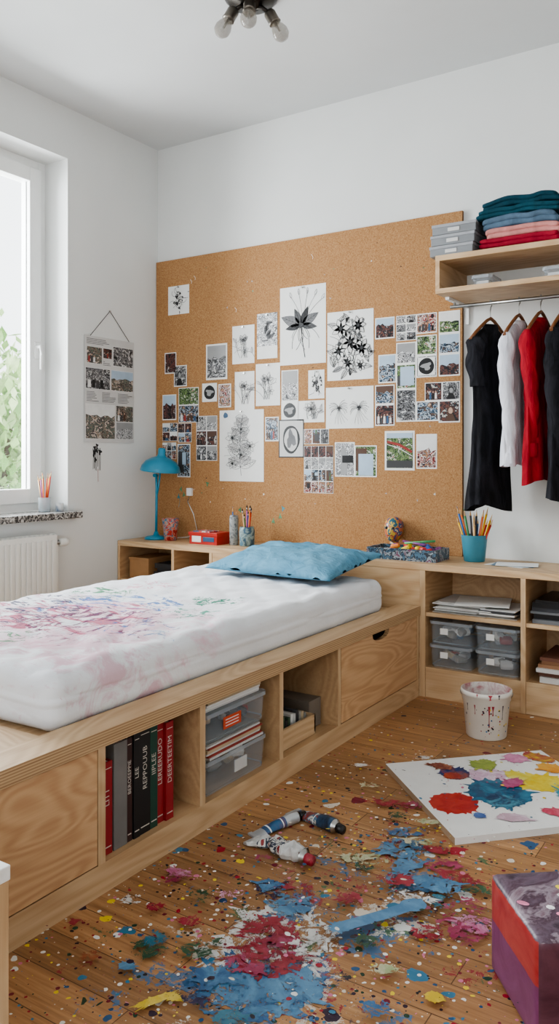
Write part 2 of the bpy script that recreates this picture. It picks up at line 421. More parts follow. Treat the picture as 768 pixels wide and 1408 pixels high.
# ---------------------------------------------------------------- low shelf unit along back wall
b=B('low_bookshelf')
YF=-.392
b.box(0.005,YF,.629,3.5,-.002,.662,plyX)
for x0,x1 in ((.005,.025),(.45,.472),(.74,.762),(2.066,2.096),(2.569,2.593),(3.07,3.094),(3.476,3.5)):
    b.box(x0,YF,0,x1,-.002,.629,plyIn,mats={'y0':plyZ})
b.box(.762,YF+.002,.0,2.066,YF+.022,.629,plyX)
b.box(0.01,-.02,0,3.49,-.002,.629,plyIn)
for x0,x1 in ((.025,.45),(.472,.74),(2.096,2.569),(2.593,3.07),(3.094,3.476)):
    b.box(x0,YF+.004,.0,x1,YF+.024,.13,plyX); b.box(x0,YF+.003,.13,x1,-.02,.150,plyIn,mats={'y0':plyX})
    b.box(x0,YF+.006,.402,x1,-.02,.422,plyIn,mats={'y0':plyX})
b.done(.0015)
# ---------------------------------------------------------------- cork board + pinned things
b=B('cork_board'); b.box(.004,-.022,.664,2.152,-.001,2.508,cork,mats={'x1':plain('cork_edge',S(120,84,52),.9)}); b.done()
PB=lambda a,c,o: Vector((a,-.0222-o,c))
PL=lambda a,c,o: Vector((o,a,c))
def sheet(b,x0,z0,x1,z1,mat,P=PB,off=.001,tilt=0):
    cx,cz=(x0+x1)/2,(z0+z1)/2; ct,st=math.cos(tilt),math.sin(tilt)
    pts=[(cx+(x-cx)*ct-(z-cz)*st,cz+(x-cx)*st+(z-cz)*ct) for x,z in ((x0,z0),(x1,z0),(x1,z1),(x0,z1))]
    b.face([P(p[0],p[1],off) for p in pts],mat)
def ell(b,cx,cz,rx,rz,mat,P=PB,off=.003,jag=.2,n=14,rot=0):
    ph=R.random()*6
    pts=[]
    for k in range(n):
        a=2*math.pi*k/n; r=1+jag*math.sin(3*a+ph)+jag*.5*math.sin(5*a+ph*2)
        x,z=rx*r*math.cos(a),rz*r*math.sin(a)
        pts.append(P(cx+x*math.cos(rot)-z*math.sin(rot),cz+x*math.sin(rot)+z*math.cos(rot),off))
    b.fan(P(cx,cz,off),pts,mat)
skin=plain('print_skin',S(190,156,136),.4); pk=plain('print_black',S(22,22,24),.35); pg=plain('print_grey',S(150,150,150),.4); pw=plain('print_white',S(220,220,218),.4)
prd=plain('print_red',S(150,54,50),.4); pbl=plain('print_blue',S(56,88,120),.4); pgn=plain('print_green',S(72,104,66),.4); psk=plain('print_sky',S(170,190,208),.4); pdg=plain('print_darkgrey',S(64,64,66),.4); pbr=plain('print_brown',S(84,58,44),.4)
def photo(b,x0,z0,x1,z1,kind,bd=.006,P=PB,off=.001,tilt=0,deco=True):
    sheet(b,x0,z0,x1,z1,paper,P,off,tilt)
    X0,Z0,X1,Z1=x0+bd,z0+bd*1.2,x1-bd,z1-bd
    sheet(b,X0,Z0,X1,Z1,PH[kind],P,off+.0006,tilt)
    if not deco: return
    w,h=X1-X0,Z1-Z0; cx,cz=(x0+x1)/2,(z0+z1)/2
    bw=kind in('bw','bw2')
    md=R.choice((0,1,1,2,2,3,4))
    if md==1:
        hz=Z0+h*R.uniform(.5,.72); pts=[(X0,Z1)]+[(X0+w*k/8,hz+h*.08*R.uniform(-1,1)) for k in range(9)]+[(X1,Z1)]
        b.fan(P(cx,Z1-.001,off+.001),[P(p[0],p[1],off+.001) for p in pts],pg if bw else R.choice((psk,psk,pw,pbr)))
    elif md==2:
        for i in range(R.choice((3,4,5))):
            px=X0+w*(.14+.18*i*.95)
            if px>X1-w*.1: break
            hh=h*R.uniform(.28,.4)
            m=R.choice([pk,pdg,pw] if bw else [pk,prd,pbl,pw,pdg,pbr]); zb=Z0+h*.06
            b.face([P(px-w*.07,zb,off+.0012),P(px+w*.07,zb,off+.0012),P(px+w*.055,zb+hh,off+.0012),P(px-w*.055,zb+hh,off+.0012)],m)
            ell(b,px,zb+hh+h*.06,w*.04,h*.055,pg if bw else skin,P,off+.0015,.04,8)
    elif md==3:
        px=cx+(R.random()-.5)*w*.2
        b.face([P(px-w*.28,Z0,off+.0012),P(px+w*.28,Z0,off+.0012),P(px+w*.14,Z0+h*.36,off+.0012),P(px-w*.14,Z0+h*.36,off+.0012)],R.choice([pdg,pk] if bw else [pbl,pdg,pbr,prd]))
        ell(b,px,Z0+h*.56,w*.17,h*.20,pk if R.random()<.6 else pbr,P,off+.0014,.08,12); ell(b,px+w*.01,Z0+h*.53,w*.12,h*.16,pg if bw else skin,P,off+.0017,.04,12)
    elif md==4:
        for i in range(3): sheet(b,X0+w*R.uniform(0,.5),Z0+h*R.uniform(0,.5),X0+w*R.uniform(.5,1),Z0+h*R.uniform(.5,1),R.choice([pk,pg,pdg] if bw else [pk,pdg,psk,pgn,pbr]),P,off+.001+.0003*i,0)
b=B('pinned_photo_collage')
def row(x0,z0,x1,z1,kinds,nx,nz,bd=.004):
    w=(x1-x0)/nx;h=(z1-z0)/nz;k=0
    for i in range(nx):
        for j in range(nz):
            photo(b,x0+i*w,z0+j*h,x0+(i+1)*w,z0+(j+1)*h,kinds[k%len(kinds)],bd); k+=1
phs=[(.08,1.75,.18,1.89,'dark'),(.16,1.66,.27,1.80,'bw'),(.43,1.69,.60,1.92,'bw'),(1.64,1.86,1.76,1.98,'dark'),(1.66,1.61,1.77,1.77,'blue'),
(1.89,1.87,2.01,1.98,'red'),(2.02,1.86,2.14,1.98,'green'),(1.89,1.75,2.01,1.86,'green'),(2.02,1.75,2.14,1.86,'blue'),(1.77,1.71,1.89,1.83,'bw2'),(1.77,1.57,1.89,1.71,'green'),(1.89,1.63,2.01,1.75,'bw'),(2.02,1.63,2.14,1.75,'dark'),
(1.64,1.49,1.76,1.60,'blue'),(1.64,1.37,1.76,1.49,'dark'),(1.77,1.39,1.89,1.57,'bw'),(1.89,1.39,2.02,1.50,'blue'),(2.02,1.38,2.14,1.50,'dark'),
(1.01,1.53,1.13,1.72,'bw2'),(.53,1.51,.63,1.66,'red'),(.06,1.44,.18,1.61,'dark'),(.89,1.29,.99,1.44,'blue'),
(1.70,1.12,1.88,1.34,'green'),(1.89,1.13,2.01,1.32,'red'),(1.38,1.08,1.51,1.28,'bw2'),(1.51,1.08,1.65,1.26,'green'),(.19,1.06,.30,1.28,'blue')]
for p in phs: photo(b,*p,bd=.011 if p[2]-p[0]>.165 else .006,tilt=0)
row(1.77,1.84,1.89,1.98,['bw2','bw'],2,3,.003)
row(1.94,1.50,2.14,1.60,['dark','bw'],2,1); row(.20,1.42,.37,1.65,['blue','green'],1,2); row(.35,1.17,.52,1.46,['bw','dark','bw2'],2,3,.003)
row(1.17,1.27,1.34,1.36,['red','blue','bw'],3,1,.003); row(1.17,.98,1.37,1.26,['red','blue','bw2','dark'],4,4,.002)
row(.06,1.30,.19,1.42,['dark','blue'],2,2,.002); row(.06,1.18,.18,1.29,['bw','red','blue'],3,2,.002); row(.195,1.29,.31,1.415,['blue','dark'],2,2,.002)
for x0,z0,x1,z1 in ((.40,1.55,.52,1.67),(1.01,1.42,1.13,1.53),(1.90,1.64,2.0,1.74)):
    sheet(b,x0,z0,x1,z1,paper,off=.003); ell(b,(x0+x1)/2,(z0+z1)/2,.045,.045,pk,off=.004,jag=.02,n=20); ell(b,(x0+x1)/2,(z0+z1)/2,.028,.02,pg,off=.0045,jag=.3)
sheet(b,.99,1.19,1.17,1.42,pk,off=.001); sheet(b,.997,1.197,1.163,1.413,paper2,off=.0016); ell(b,1.08,1.30,.06,.085,pk,off=.002,jag=.03,n=24); ell(b,1.08,1.30,.048,.07,paper2,off=.0025,jag=.04,n=24); ell(b,1.08,1.30,.03,.05,inkg,off=.003,jag=.3)
sheet(b,1.712,1.134,1.868,1.328,PH['green'],off=.0032); sheet(b,1.712,1.30,1.868,1.328,psk,off=.0036); sheet(b,1.712,1.135,1.868,1.175,pdg,off=.0036); b.ribbon([(1.716,1.280),(1.79,1.262),(1.866,1.222)],.014,prd,PB,.0045); b.ribbon([(1.716,1.265),(1.79,1.243),(1.866,1.20)],.004,pw,PB,.0045)
b.done(recalc=False)
def curve(p0,ang,l,bend,n=14):
    pts=[p0];x,z=p0;a=ang
    for i in range(n):
        x+=math.cos(a)*l/n;z+=math.sin(a)*l/n;a+=bend/n;pts.append((x,z))
    return pts,a
def leaf(b,p,ang,l,w,lw,m,fill=None,vein=True,off=.002):
    def pt(t,s): 
        hw=w*math.sin(math.pi*t**.8)*.5*s; return (p[0]+math.cos(ang)*l*t-math.sin(ang)*hw,p[1]+math.sin(ang)*l*t+math.cos(ang)*hw)
    out=[pt(k/10,1) for k in range(11)]+[pt(1-k/10,-1) for k in range(1,11)]
    if fill: b.fan(PB(*pt(.5,0),off),[PB(q[0],q[1],off) for q in out[:-1]],fill)
    b.ribbon(out,lw,m,PB,off+.0006)
    if vein:
        b.ribbon([pt(0,0),pt(.95,0)],lw,m,PB,off+.0009)
        for k in (.25,.4,.55,.7): b.ribbon([pt(k,0),pt(k+.12,.7)],lw*.6,m,PB,off+.0009); b.ribbon([pt(k,0),pt(k+.12,-.7)],lw*.6,m,PB,off+.0009)
def flower(b,c,r,lw,m,fill=None,n=6):
    for k in range(n): leaf(b,c,2*math.pi*k/n+R.random()*.3,r*(.8+.4*R.random()),r*.55,lw,m,fill,False,.003)
    ell(b,c[0],c[1],r*.18,r*.18,m,off=.0042,jag=.1)
def drawing(x0,z0,x1,z1,kind,name='botanical_drawing',pap=None,tilt=0):
    b=B(name); sheet(b,x0,z0,x1,z1,pap or paper,off=.001,tilt=tilt); w,h=x1-x0,z1-z0;cx=(x0+x1)/2
    if kind=='lily':
        c=(cx-.01,z0+h*.50)
        for k,(a,l,wd) in enumerate(((.5,.34,.17),(1.15,.30,.13),(2.0,.28,.13),(2.75,.38,.20),(3.3,.28,.12),(-.15,.28,.12))): leaf(b,c,a,w*l*1.25,w*wd,.0022,ink,[inkg,ink,pdg][k%3])
        for k in range(10):
            p,_=curve(c,-.1-k*.30,h*(.22 if k%2 else .34),(1.1 if k>4 else -1.1)); b.ribbon(p,.0030,ink if k%3 else inkg,PB)
        for k in range(5):
            p,_=curve((c[0]+.01*k,c[1]+.04),1.9-k*.22,h*.36,.4-.25*k); b.ribbon(p,.0020,[ink,inkg][k%2],PB)
            leaf(b,p[-3],1.9-k*.22,w*.12,w*.04,.0018,inkg,None,False)
        p,_=curve(c,-1.5,h*.42,.15); b.ribbon(p,.0050,ink,PB)
        ell(b,c[0],c[1],w*.05,h*.035,ink,off=.0045,jag=.2)
    elif kind=='bold':
        for i,(fx,fz,r) in enumerate(((.3,.75,.2),(.68,.78,.18),(.5,.55,.22),(.25,.42,.16),(.75,.45,.2),(.45,.25,.16),(.72,.2,.12))):
            p,_=curve((cx,z0+h*.06),math.atan2(fz*h,(fx-.5)*w),h*fz*.9,.2*(-1)**i); b.ribbon(p,.0028,ink,PB)
            flower(b,(x0+fx*w,z0+fz*h),w*r,.0026,ink,[pw,paper2,paper2][i%3],7)
        for i in range(26): leaf(b,(x0+w*(.16+.68*R.random()),z0+h*(.08+.8*R.random())),R.random()*6.28,w*.24,w*.09,.0022,ink,[pg,paper2,None,None][i%4])
        for i in range(18):
            p,_=curve((x0+w*(.15+.7*R.random()),z0+h*(.1+.6*R.random())),R.random()*3.1,h*.2,R.gauss(0,1.5)); b.ribbon(p,.0022,ink,PB,.0035)
    elif kind=='stalk':
        p,_=curve((cx,z0+h*.08),1.7,h*.85,-.35); b.ribbon(p,.003,inkg,PB)
        for i in range(2,14): 
            q=p[i]
            for sg in (1,-1): leaf(b,q,1.5+sg*(.9+.5*R.random()),w*(.42-.02*i)*R.uniform(.7,1.1),w*.15,.0018,inkg if i%2 else ink,paper2 if i%3==0 else None)
        for i in range(5): flower(b,(cx+(i%3-1)*w*.2,z0+h*(.25+.12*i)),w*R.uniform(.10,.16),.0018,ink)
        for i in range(8):
            q,_=curve((cx,z0+h*R.uniform(.2,.6)),R.random()*3.1,w*.4,R.gauss(0,1.2)); b.ribbon(q,.0016,inkg,PB)
        ell(b,x0+w*.14,z0+h*.93,.018,.018,pbl,off=.002,jag=.1)
    elif kind=='twin':
        for fx,l in ((.28,.7),(.7,.85)):
            c=(x0+fx*w,z0+h*.48)
            for k in range(15): 
                p,_=curve(c,.0+k*.22,w*R.uniform(.18,.24),(1.4 if k>7 else -1.4)); b.ribbon(p,.0020,ink if k%2 else inkg,PB)
            for k in range(5):
                p,_=curve(c,-2+k*.25,h*.38,.3); b.ribbon(p,.0016,inkg,PB)
            flower(b,c,w*.05,.0016,ink)
    elif kind=='splat':
        for i in range(34): ell(b,cx+R.gauss(0,w*.14),(z0+z1)/2+R.gauss(0,h*.16),w*.04*R.random()+.002,h*.05*R.random()+.002,ink,off=.002+i*.00003,jag=.35)
        for i in range(14):
            p,_=curve((cx+R.gauss(0,w*.12),(z0+z1)/2+R.gauss(0,h*.14)),R.random()*6.28,w*.35,R.gauss(0,2)); b.ribbon(p,.0022,ink,PB)
    elif kind=='faint':
        for i in range(10):
            p,_=curve((x0+w*(.3+.4*R.random()),z0+h*.15),1.1+R.random(),h*.55,R.gauss(0,1)); b.ribbon(p,.0018,[ink,inkg][i%2],PB)
            leaf(b,p[-4],R.random()*3.1,w*.24,w*.10,.0016,inkg,None,i%2==0)
        flower(b,(cx,z0+h*.62),w*.22,.0017,ink); flower(b,(cx+w*.1,z0+h*.35),w*.15,.0017,inkg)
    elif kind=='grey':
        sheet(b,x0,z0+h*.28,x1,z1,PH['bw2'],off=.0016)
        for i in range(6): leaf(b,(x0+w*(.2+.6*R.random()),z0+h*(.3+.5*R.random())),R.random()*6.28,w*.35,w*.14,.0022,ink,inkg)
    b.lathe([(.004,0),(.004,.006),(.006,.008),(.006,.012)],metal,T(PB(cx,z1-.01,.001))@RX(math.pi/2),8)
    b.done(recalc=False)
drawing(.11,2.14,.29,2.33,'splat','ink_splatter_drawing')
drawing(1.00,1.75,1.32,2.22,'lily'); drawing(1.33,1.64,1.63,2.04,'bold'); drawing(.54,1.04,.88,1.49,'stalk'); drawing(1.32,1.36,1.63,1.60,'twin')
drawing(.64,1.78,.81,2.02,'faint'); drawing(.66,1.49,.81,1.73,'faint'); drawing(.82,1.51,1.00,1.77,'faint'); drawing(.83,1.80,.98,2.08,'grey'); drawing(1.13,1.40,1.31,1.53,'faint')
drawing(1.20,1.54,1.31,1.71,'splat','ink_splatter_drawing')
b=B('paint_marks')
tl=paint('paint_teal',S(50,120,130)); gn=paint('paint_green',S(70,120,84)); 
for i in range(34): ell(b,.3+R.random()*1.7,R.choice((R.uniform(2.1,2.42),R.uniform(.9,1.0),R.uniform(1.0,2.3))),.002+.004*R.random(),.002+.004*R.random(),R.choice((paper,paper2,gn,inkl,pbr)),off=.0005,jag=.4)
for x,z in ((.22,.98),(.245,.945),(.20,.93),(.95,.80),(1.0,.83),(.44,1.02),(.70,.86),(1.02,.88)):
    ell(b,x,z,.010,.014,R.choice((tl,gn)),off=.0005,jag=.45)
b.ribbon([(.20,.95),(.21,.90),(.20,.86)],.003,tl,PB,.0006)
for x,z in ((.30,2.36),(.33,2.38),(1.22,2.40),(.66,2.14)):
    b.ribbon([(x,z),(x+.012,z-.018),(x+.008,z-.03)],.0022,paper,PB,.0006)
for x,z in ((2.385,2.475),(2.40,2.468)): ell(b,x,z,.012,.004,ink,P=lambda a,c,o: Vector((a,-.001-o,c)),off=.0005,jag=.4)
b.done(recalc=False)
# hanging poster on left wall
b=B('hanging_poster')
b.box(.004,-.677,1.286,.006,-.243,1.94,paper2)
Y0,Z0=-.677,1.286
def pc(a0,c0,a1,c1,kind): photo(b,Y0+a0*.434,Z0+c0*.654,Y0+a1*.434,Z0+c1*.654,kind,.002,PL,.0065)
pc(.02,.03,.60,.36,'muted');pc(.62,.03,.98,.20,'bw2');pc(.62,.20,.98,.36,'muted')
pc(.02,.50,.50,.70,'bw');pc(.52,.50,.98,.70,'muted')
pc(.04,.74,.34,.90,'muted');pc(.56,.74,.98,.93,'bw');pc(.36,.80,.54,.9,'dark')
for (a0,c0,a1,c1) in ((.04,.38,.30,.48),(.34,.38,.62,.48),(.66,.38,.96,.48),(.04,.92,.5,.98),(.36,.73,.54,.78)):
    n=max(2,int((c1-c0)*.654/.009))
    for k in range(n):
        z=Z0+(c0+(c1-c0)*(k+.5)/n)*.654
        b.ribbon([(Y0+a0*.434,z),(Y0+(a1-.04*R.random()*4)*.434,z)],.0035,inkg,PL,.007)
b.tube([(.008,-.63,1.94),(.006,-.46,2.113)],.0018,ink,6); b.tube([(.006,-.46,2.113),(.008,-.29,1.94)],.0018,ink,6)
b.lathe([(.005,0),(.005,.01)],metal,T((0.001,-.46,2.113))@RY(math.pi/2),8)
b.done(recalc=False)
b=B('ink_drip_marks')
for i in range(9): ell(b,-.575+R.gauss(0,.018),1.245+R.gauss(0,.03),.006+.012*R.random(),.008+.018*R.random(),ink,P=PL,off=.0004+i*.0002,jag=.4)
for i in range(7):
    y=-.60+i*.010; b.ribbon([(y,1.25),(y+.002,1.18),(y,1.10+.05*R.random())],.003+.002*R.random(),ink,PL,.0006)
b.ribbon([(-.56,1.12),(-.558,1.07),(-.557,1.04)],.003,prd,PL,.0008)
b.done(recalc=False)
# ---------------------------------------------------------------- desk lamp + things on shelf
lb=plain('lamp_turquoise',S(46,132,162),.3,.05)
b=B('desk_lamp'); LX,LY=.16,-.20
b.lathe([(.0,0),(.075,0),(.075,.012),(.06,.02),(.02,.026),(.012,.05)],lb,T((LX,LY,.662)))
b.tube([(LX,LY,.69),(LX+.002,LY,.85),(LX+.004,LY,1.00),(LX+.0,LY,1.085)],.0085,lb,10)
b.tube([(LX,LY,.92),(LX+.02,LY,1.00),(LX+.035,LY,1.10)],.006,lb,8)
b.lathe([(.012,-.01),(.012,.02)],lb,T((LX,LY,1.075))@RX(math.pi/2),12)
M=T((LX+.035,LY,1.10))@RY(.10)
b.lathe([(.128,.0),(.130,.006),(.122,.035),(.098,.066),(.06,.088),(.03,.097),(.024,.11),(.024,.145),(.018,.152),(.0,.153)],lb,M,36,False,False)
b.lathe([(.126,.001),(.118,.034),(.094,.063),(.056,.084),(.0,.094)],white_pl,M,36,False,False)
b.lathe([(0,.01),(.025,.02),(.03,.045),(.018,.07),(.015,.09)],plain('bulb_white',S(240,238,230),.3),M,16)
b.done()
b=B('power_cord'); b.tube([(.245,-.13,.666),(.30,-.04,.67),(.36,-.03,.72),(.33,-.028,.82),(.28,-.028,.90),(.30,-.028,.955)],.003,white_pl,6); b.box(.28,-.04,.94,.32,-.0225,.99,white_pl); b.done()
def vessel(name,x,y,z,prof,mat,inner=None,seg=24):
    b=B(name); th=.004
    b.lathe(prof,mat,T((x,y,z)),seg,True,False)
    ip=[(max(r-th,.001),zz) for r,zz in prof[1:]]; ip=[(ip[0][0],prof[0][1]+th)]+ip[1:]
    b.lathe(ip[::-1],inner or mat,T((x,y,z)),seg,False,True)
    r,zt=prof[-1]; b.lathe([(r,zt),(r-th,zt)],mat,T((x,y,z)),seg,False,False)
    return b
pcols=[S(200,60,40),S(230,180,50),S(50,100,160),S(60,130,80),S(40,40,46),S(210,170,120),S(150,80,140),S(230,120,60)]
def sticks(b,x,y,z,n,r,l,spread,brush=False,th=.0042):
    for i in range(n):
        a=2*math.pi*i/n+R.random(); rr=r*(.3+.6*R.random())
        p=Vector((x+math.cos(a)*rr*.4,y+math.sin(a)*rr*.4,z+.006)); ll=l*(.80+.3*R.random())
        q=Vector((x+math.cos(a)*(rr+spread),y+math.sin(a)*(rr+spread),z+ll))
        c=plain('stick_%d'%(i%8),pcols[i%8],.4); d=(q-p)
        b.tube([p,p+d*.86],th,c,6)
        if brush:
            b.tube([p+d*.86,p+d*.93],th*1.1,metal,6); b.tube([p+d*.93,p+d],th*1.2,ink,6,.001)
        else:
            b.tube([p+d*.86,p+d*.96],th,plain('pencil_wood',S(215,180,135),.6),6,.0015); b.tube([p+d*.96,p+d],.0016,c,6,.0006)
def splotch(name,cols,scale=30,rough=.4):
    t=NT(name,rough); n=t.noise(t.co((1,1,1),(3,5,7)),scale,3,.5,1.0); N=len(cols)
    t.col(t.ramp(n,[(0 if i==0 else .32+.36*i/N,c) for i,c in enumerate(cols)],'CONSTANT')); return t.m
b=vessel('painted_cup',.29,-.21,.662,[(.034,0),(.04,.005),(.055,.14)],splotch('cup_paint',[S(150,40,40),S(205,110,90),S(170,150,140),S(60,110,140),S(190,60,50)],35)); b.done()
rb=plain('red_tin',S(180,50,42),.35)
b=B('red_tin_box'); b.box(.51,-.29,.662,.72,-.16,.715,rb); b.box(.505,-.295,.715,.725,-.155,.735,rb); b.box(.53,-.2925,.675,.60,-.29,.712,paper); b.box(.615,-.2925,.68,.70,-.29,.708,pbl); b.box(.53,-.28,.735,.66,-.19,.742,splotch('tin_top',[S(60,90,120),S(190,60,50),S(220,220,210)],40)); b.done(.004)
b=vessel('brush_jar',.785,-.205,.662,[(.026,0),(.028,.004),(.028,.165),(.024,.18)],splotch('jar_grey',[S(120,124,126),S(150,152,150),S(100,104,108)],20)); sticks(b,.785,-.205,.668,3,.014,.22,.008); b.done()
b=vessel('brush_jar',.885,-.21,.662,[(.04,0),(.045,.006),(.047,.09),(.042,.115)],splotch('jar_blue',[S(90,130,150),S(150,170,170),S(120,140,140),S(60,90,110)],25),); sticks(b,.885,-.21,.668,8,.03,.225,.014,True); b.done()
# paint tray
b=B('paint_tray'); tm=splotch('tray_paint',[S(40,60,80),S(80,110,130),S(50,52,60),S(140,150,155),S(110,70,90)],28)
x0,y0,x1,y1=1.74,-.33,2.125,-.14
b.box(x0,y0,.662,x1,y1,.670,tm); b.box(x0,y0,.67,x1,y0+.012,.722,tm); b.box(x0,y1-.012,.67,x1,y1,.722,tm); b.box(x0,y0+.012,.67,x0+.012,y1-.012,.722,tm); b.box(x1-.012,y0+.012,.67,x1,y1-.012,.722,tm)
cs=[paint('p_red',S(180,40,44)),paint('p_yel',S(228,190,50)),paint('p_grn',S(70,150,90)),paint('p_blu',S(40,90,160)),paint('p_pur',S(110,50,110)),paint('p_org',S(220,120,50))]
for i in range(26):
    cx,cy=R.uniform(x0+.04,x1-.04),R.uniform(y0+.04,y1-.04); b.rbox((0,0,0),(.05,.03,.025),.012,cs[i%6],4,T((cx,cy,.69+R.random()*.04))@RZ(R.random()*3)@RY(R.gauss(0,.3)))
b.tube([(1.93,-.27,.745),(2.08,-.22,.76)],.006,cs[2],8); b.tube([(1.9,-.22,.75),(2.06,-.3,.745)],.006,cs[4],8)
b.done()
b=B('painted_head_sculpture'); hm=splotch('head_paint',[S(50,100,120),S(210,180,80),S(190,110,76),S(50,80,130),S(215,195,160)],16)
def hd(p,h):
    n=p.copy()
    if p.y<-.02: n.y-=.014*math.exp(-((p.x)**2+(p.z+.005)**2)/.0002)
    n.x*=1-.25*max(0,-p.z/h[2]); return n
HX,HY=1.785,-.085
b.rbox((HX,HY,.795),(.100,.11,.14),.05,hm,12,None,hd); b.lathe([(.045,0),(.045,.02),(.022,.04),(.025,.085)],hm,T((HX,HY+.005,.662)),14)
for sx in (-.02,.02): b.lathe([(0,0),(.008,.001),(.006,.004),(0,.005)],pk,T((HX+sx,HY-.054,.808))@RX(math.pi/2),8)
b.ribbon([(HX-.015,.768),(HX,.764),(HX+.015,.768)],.005,prd,lambda a,c,o:Vector((a,HY-.056,c)))
b.done()
b=vessel('pencil_pot',2.263,-.15,.662,[(.05,0),(.053,.004),(.067,.135)],plain('pot_blue',S(66,132,152),.4,.06)); sticks(b,2.263,-.15,.67,18,.055,.25,.052,False,.0055); b.done()
b=B('loose_papers'); 
for i in range(4): b.box(-.10,-.07,.662+i*.0015,.10,.07,.663+i*.0015,[paper,paper2,plain('blue_card',S(90,120,140))][i%3],T((2.46+i*.012,-.20,0))@RZ(.15*i-.2))
b.done()
b=vessel('pencil_cup',-.07,-.92,.871,[(.032,0),(.034,.004),(.036,.085)],glass_mat('cup_glass',S(200,210,215),.5)); sticks(b,-.07,-.92,.876,9,.025,.22,.018); b.done()
b=vessel('paint_jar',-.03,-.84,.871,[(.022,0),(.024,.004),(.024,.05)],paint('jar_white',S(225,225,225),S(60,100,140))); b.done()
# ---------------------------------------------------------------- storage
def stack(b,x0,y0,x1,y1,z0,n,t,mats,jit=.01):
    z=z0
    for i in range(n):
        j=R.gauss(0,jit);k=R.gauss(0,jit); tt=t*(.6+.8*R.random())
        b.box(x0+j,y0+k,z,x1+j,y1+k,z+tt-.0006,R.choice(mats)); z+=tt
    return z
def bin_(b,x0,y0,z0,x1,y1,z1,fr,lid=True):
    i=.008
    def rr(e,z,r=.015): 
        return [Vector((cx,cy,z)) for cx,cy in ((x0+e,y0+e+r),(x0+e+r,y0+e),(x1-e-r,y0+e),(x1-e,y0+e+r),(x1-e,y1-e-r),(x1-e-r,y1-e),(x0+e+r,y1-e),(x0+e,y1-e-r))]
    b.rings([rr(i,z0),rr(i*.3,z1-.012)],plastic,False,True,False)
    b.rings([rr(-.002,z1-.014),rr(-.002,z1)],lidp,False,False,lid)
    b.rings([rr(i+.002,z0+.006),rr(i-.001,z0+.010)],lidp,False,False,False)
bgm=[paper,paper2,plain('mag_grey',S(150,146,140)),plain('mag_dark',S(60,60,64)),plain('mag_tan',S(190,170,140)),plain('mag_red',S(150,60,50))]
def contents(b,x0,y0,x1,y1,z0,z1,n=16):
    for i in range(n):
        cx,cy=R.uniform(x0+.04,x1-.04),R.uniform(y0+.04,y1-.04)
        b.rbox((0,0,0),(.06,.04,.03),.008,R.choice(bgm+[pk,pg,pbl,inkg]),2,T((cx,cy,R.uniform(z0+.03,z1-.045)))@RZ(R.random()*3)@RX(R.random()),smooth=False)
b=B('storage_bin'); bin_(b,1.66,-2.10,.086,2.045,-1.735,.20,False,False); contents(b,1.69,-2.07,2.03,-1.76,.086,.20,26)
b.box(2.0405,-1.93,.12,2.0445,-1.86,.16,paper2); z=stack(b,1.68,-2.07,2.035,-1.76,.200,8,.0065,bgm,.004); b.done()
b=B('storage_bin'); bin_(b,1.66,-2.10,.256,2.045,-1.735,.355,True); contents(b,1.69,-2.07,2.03,-1.76,.256,.345,26)
b.box(2.046,-2.0,.285,2.048,-1.90,.325,plain('orange_label',S(205,80,45),.5))
for k in range(3): b.ribbon([(-1.99,.315-k*.01),(-1.915,.315-k*.01)],.003,paper,lambda a,c,o:Vector((2.0487,a,c)))
stack(b,1.68,-2.07,2.03,-1.76,.356,5,.006,bgm,.004); b.done()
b=B('wooden_crate'); x0,y0,x1,y1=1.72,-1.64,2.03,-1.36
for bx in ((x0,y0,.087,x1,y1,.095),(x1-.012,y0,.095,x1,y1,.165),(x0,y0,.095,x0+.012,y1,.165),(x0,y0,.095,x1,y0+.012,.165),(x0,y1-.012,.095,x1,y1,.165)): b.box(*bx,plyY)
for i in range(12): b.box(x0+.02,y0+.02+i*.02,.096,x1-.03,y0+.036+i*.02,.17+.03*R.random(),R.choice(bgm+[plain('mag_green',S(70,90,70))]))
b.box(1.66,-1.345,.087,1.99,-1.25,.2,plain('carton_grey',S(120,110,100)))
b.done(.001)
b=B('book_row')
bk=plain('cloth_black',S(28,28,30),.5); rd=plain('cloth_red',S(150,34,40),.5); gy=plain('cloth_grey',S(120,118,116),.5); dg=plain('cloth_green',S(28,70,58),.5); bw_=plain('cloth_brown',S(60,36,34),.5)
gold=plain('spine_gold',S(205,200,190),.4)
books=[(-2.552,-2.512,.345,rd,'LITT',-.03),(-2.505,-2.452,.385,gy,'',0),(-2.450,-2.428,.385,bw_,'BEROEEPPIE',.0),(-2.424,-2.398,.392,bk,'LEE',0),(-2.396,-2.352,.398,bk,'REPPOUUB',0),(-2.350,-2.318,.394,dg,'IIPLEE',0),(-2.316,-2.284,.386,rd,'LEREERUDO',0),(-2.282,-2.248,.384,rd,'DEERTEETIM',0)]
for y0,y1,zt,m,tx,tl_ in books:
    x1=2.03+R.random()*.012; x0=x1-.21
    b.box(x0,y0,.0855,x1,y0+.003,zt,m); b.box(x0,y1-.003,.0855,x1,y1,zt,m); b.box(x1-.004,y0+.003,.0855,x1,y1-.003,zt,m); b.box(x0+.004,y0+.003,.09,x1-.004,y1-.003,zt-.005,paper)
    if tx:
        M=T((x1+.0006,(y0+y1)/2,.0855+(zt-.0855)*.62))@Matrix(((0,0,1,0),(1,0,0,0),(0,1,0,0),(0,0,0,1)))@RZ(math.pi/2)
        b.text(tx,M,min((y1-y0)*.85,.026),gold)
        b.box(x1,y0+.004,.105,x1+.0005,y1-.004,.108,gold); b.box(x1,y0+.004,zt-.02,x1+.0005,y1-.004,zt-.018,gold)
b.done()
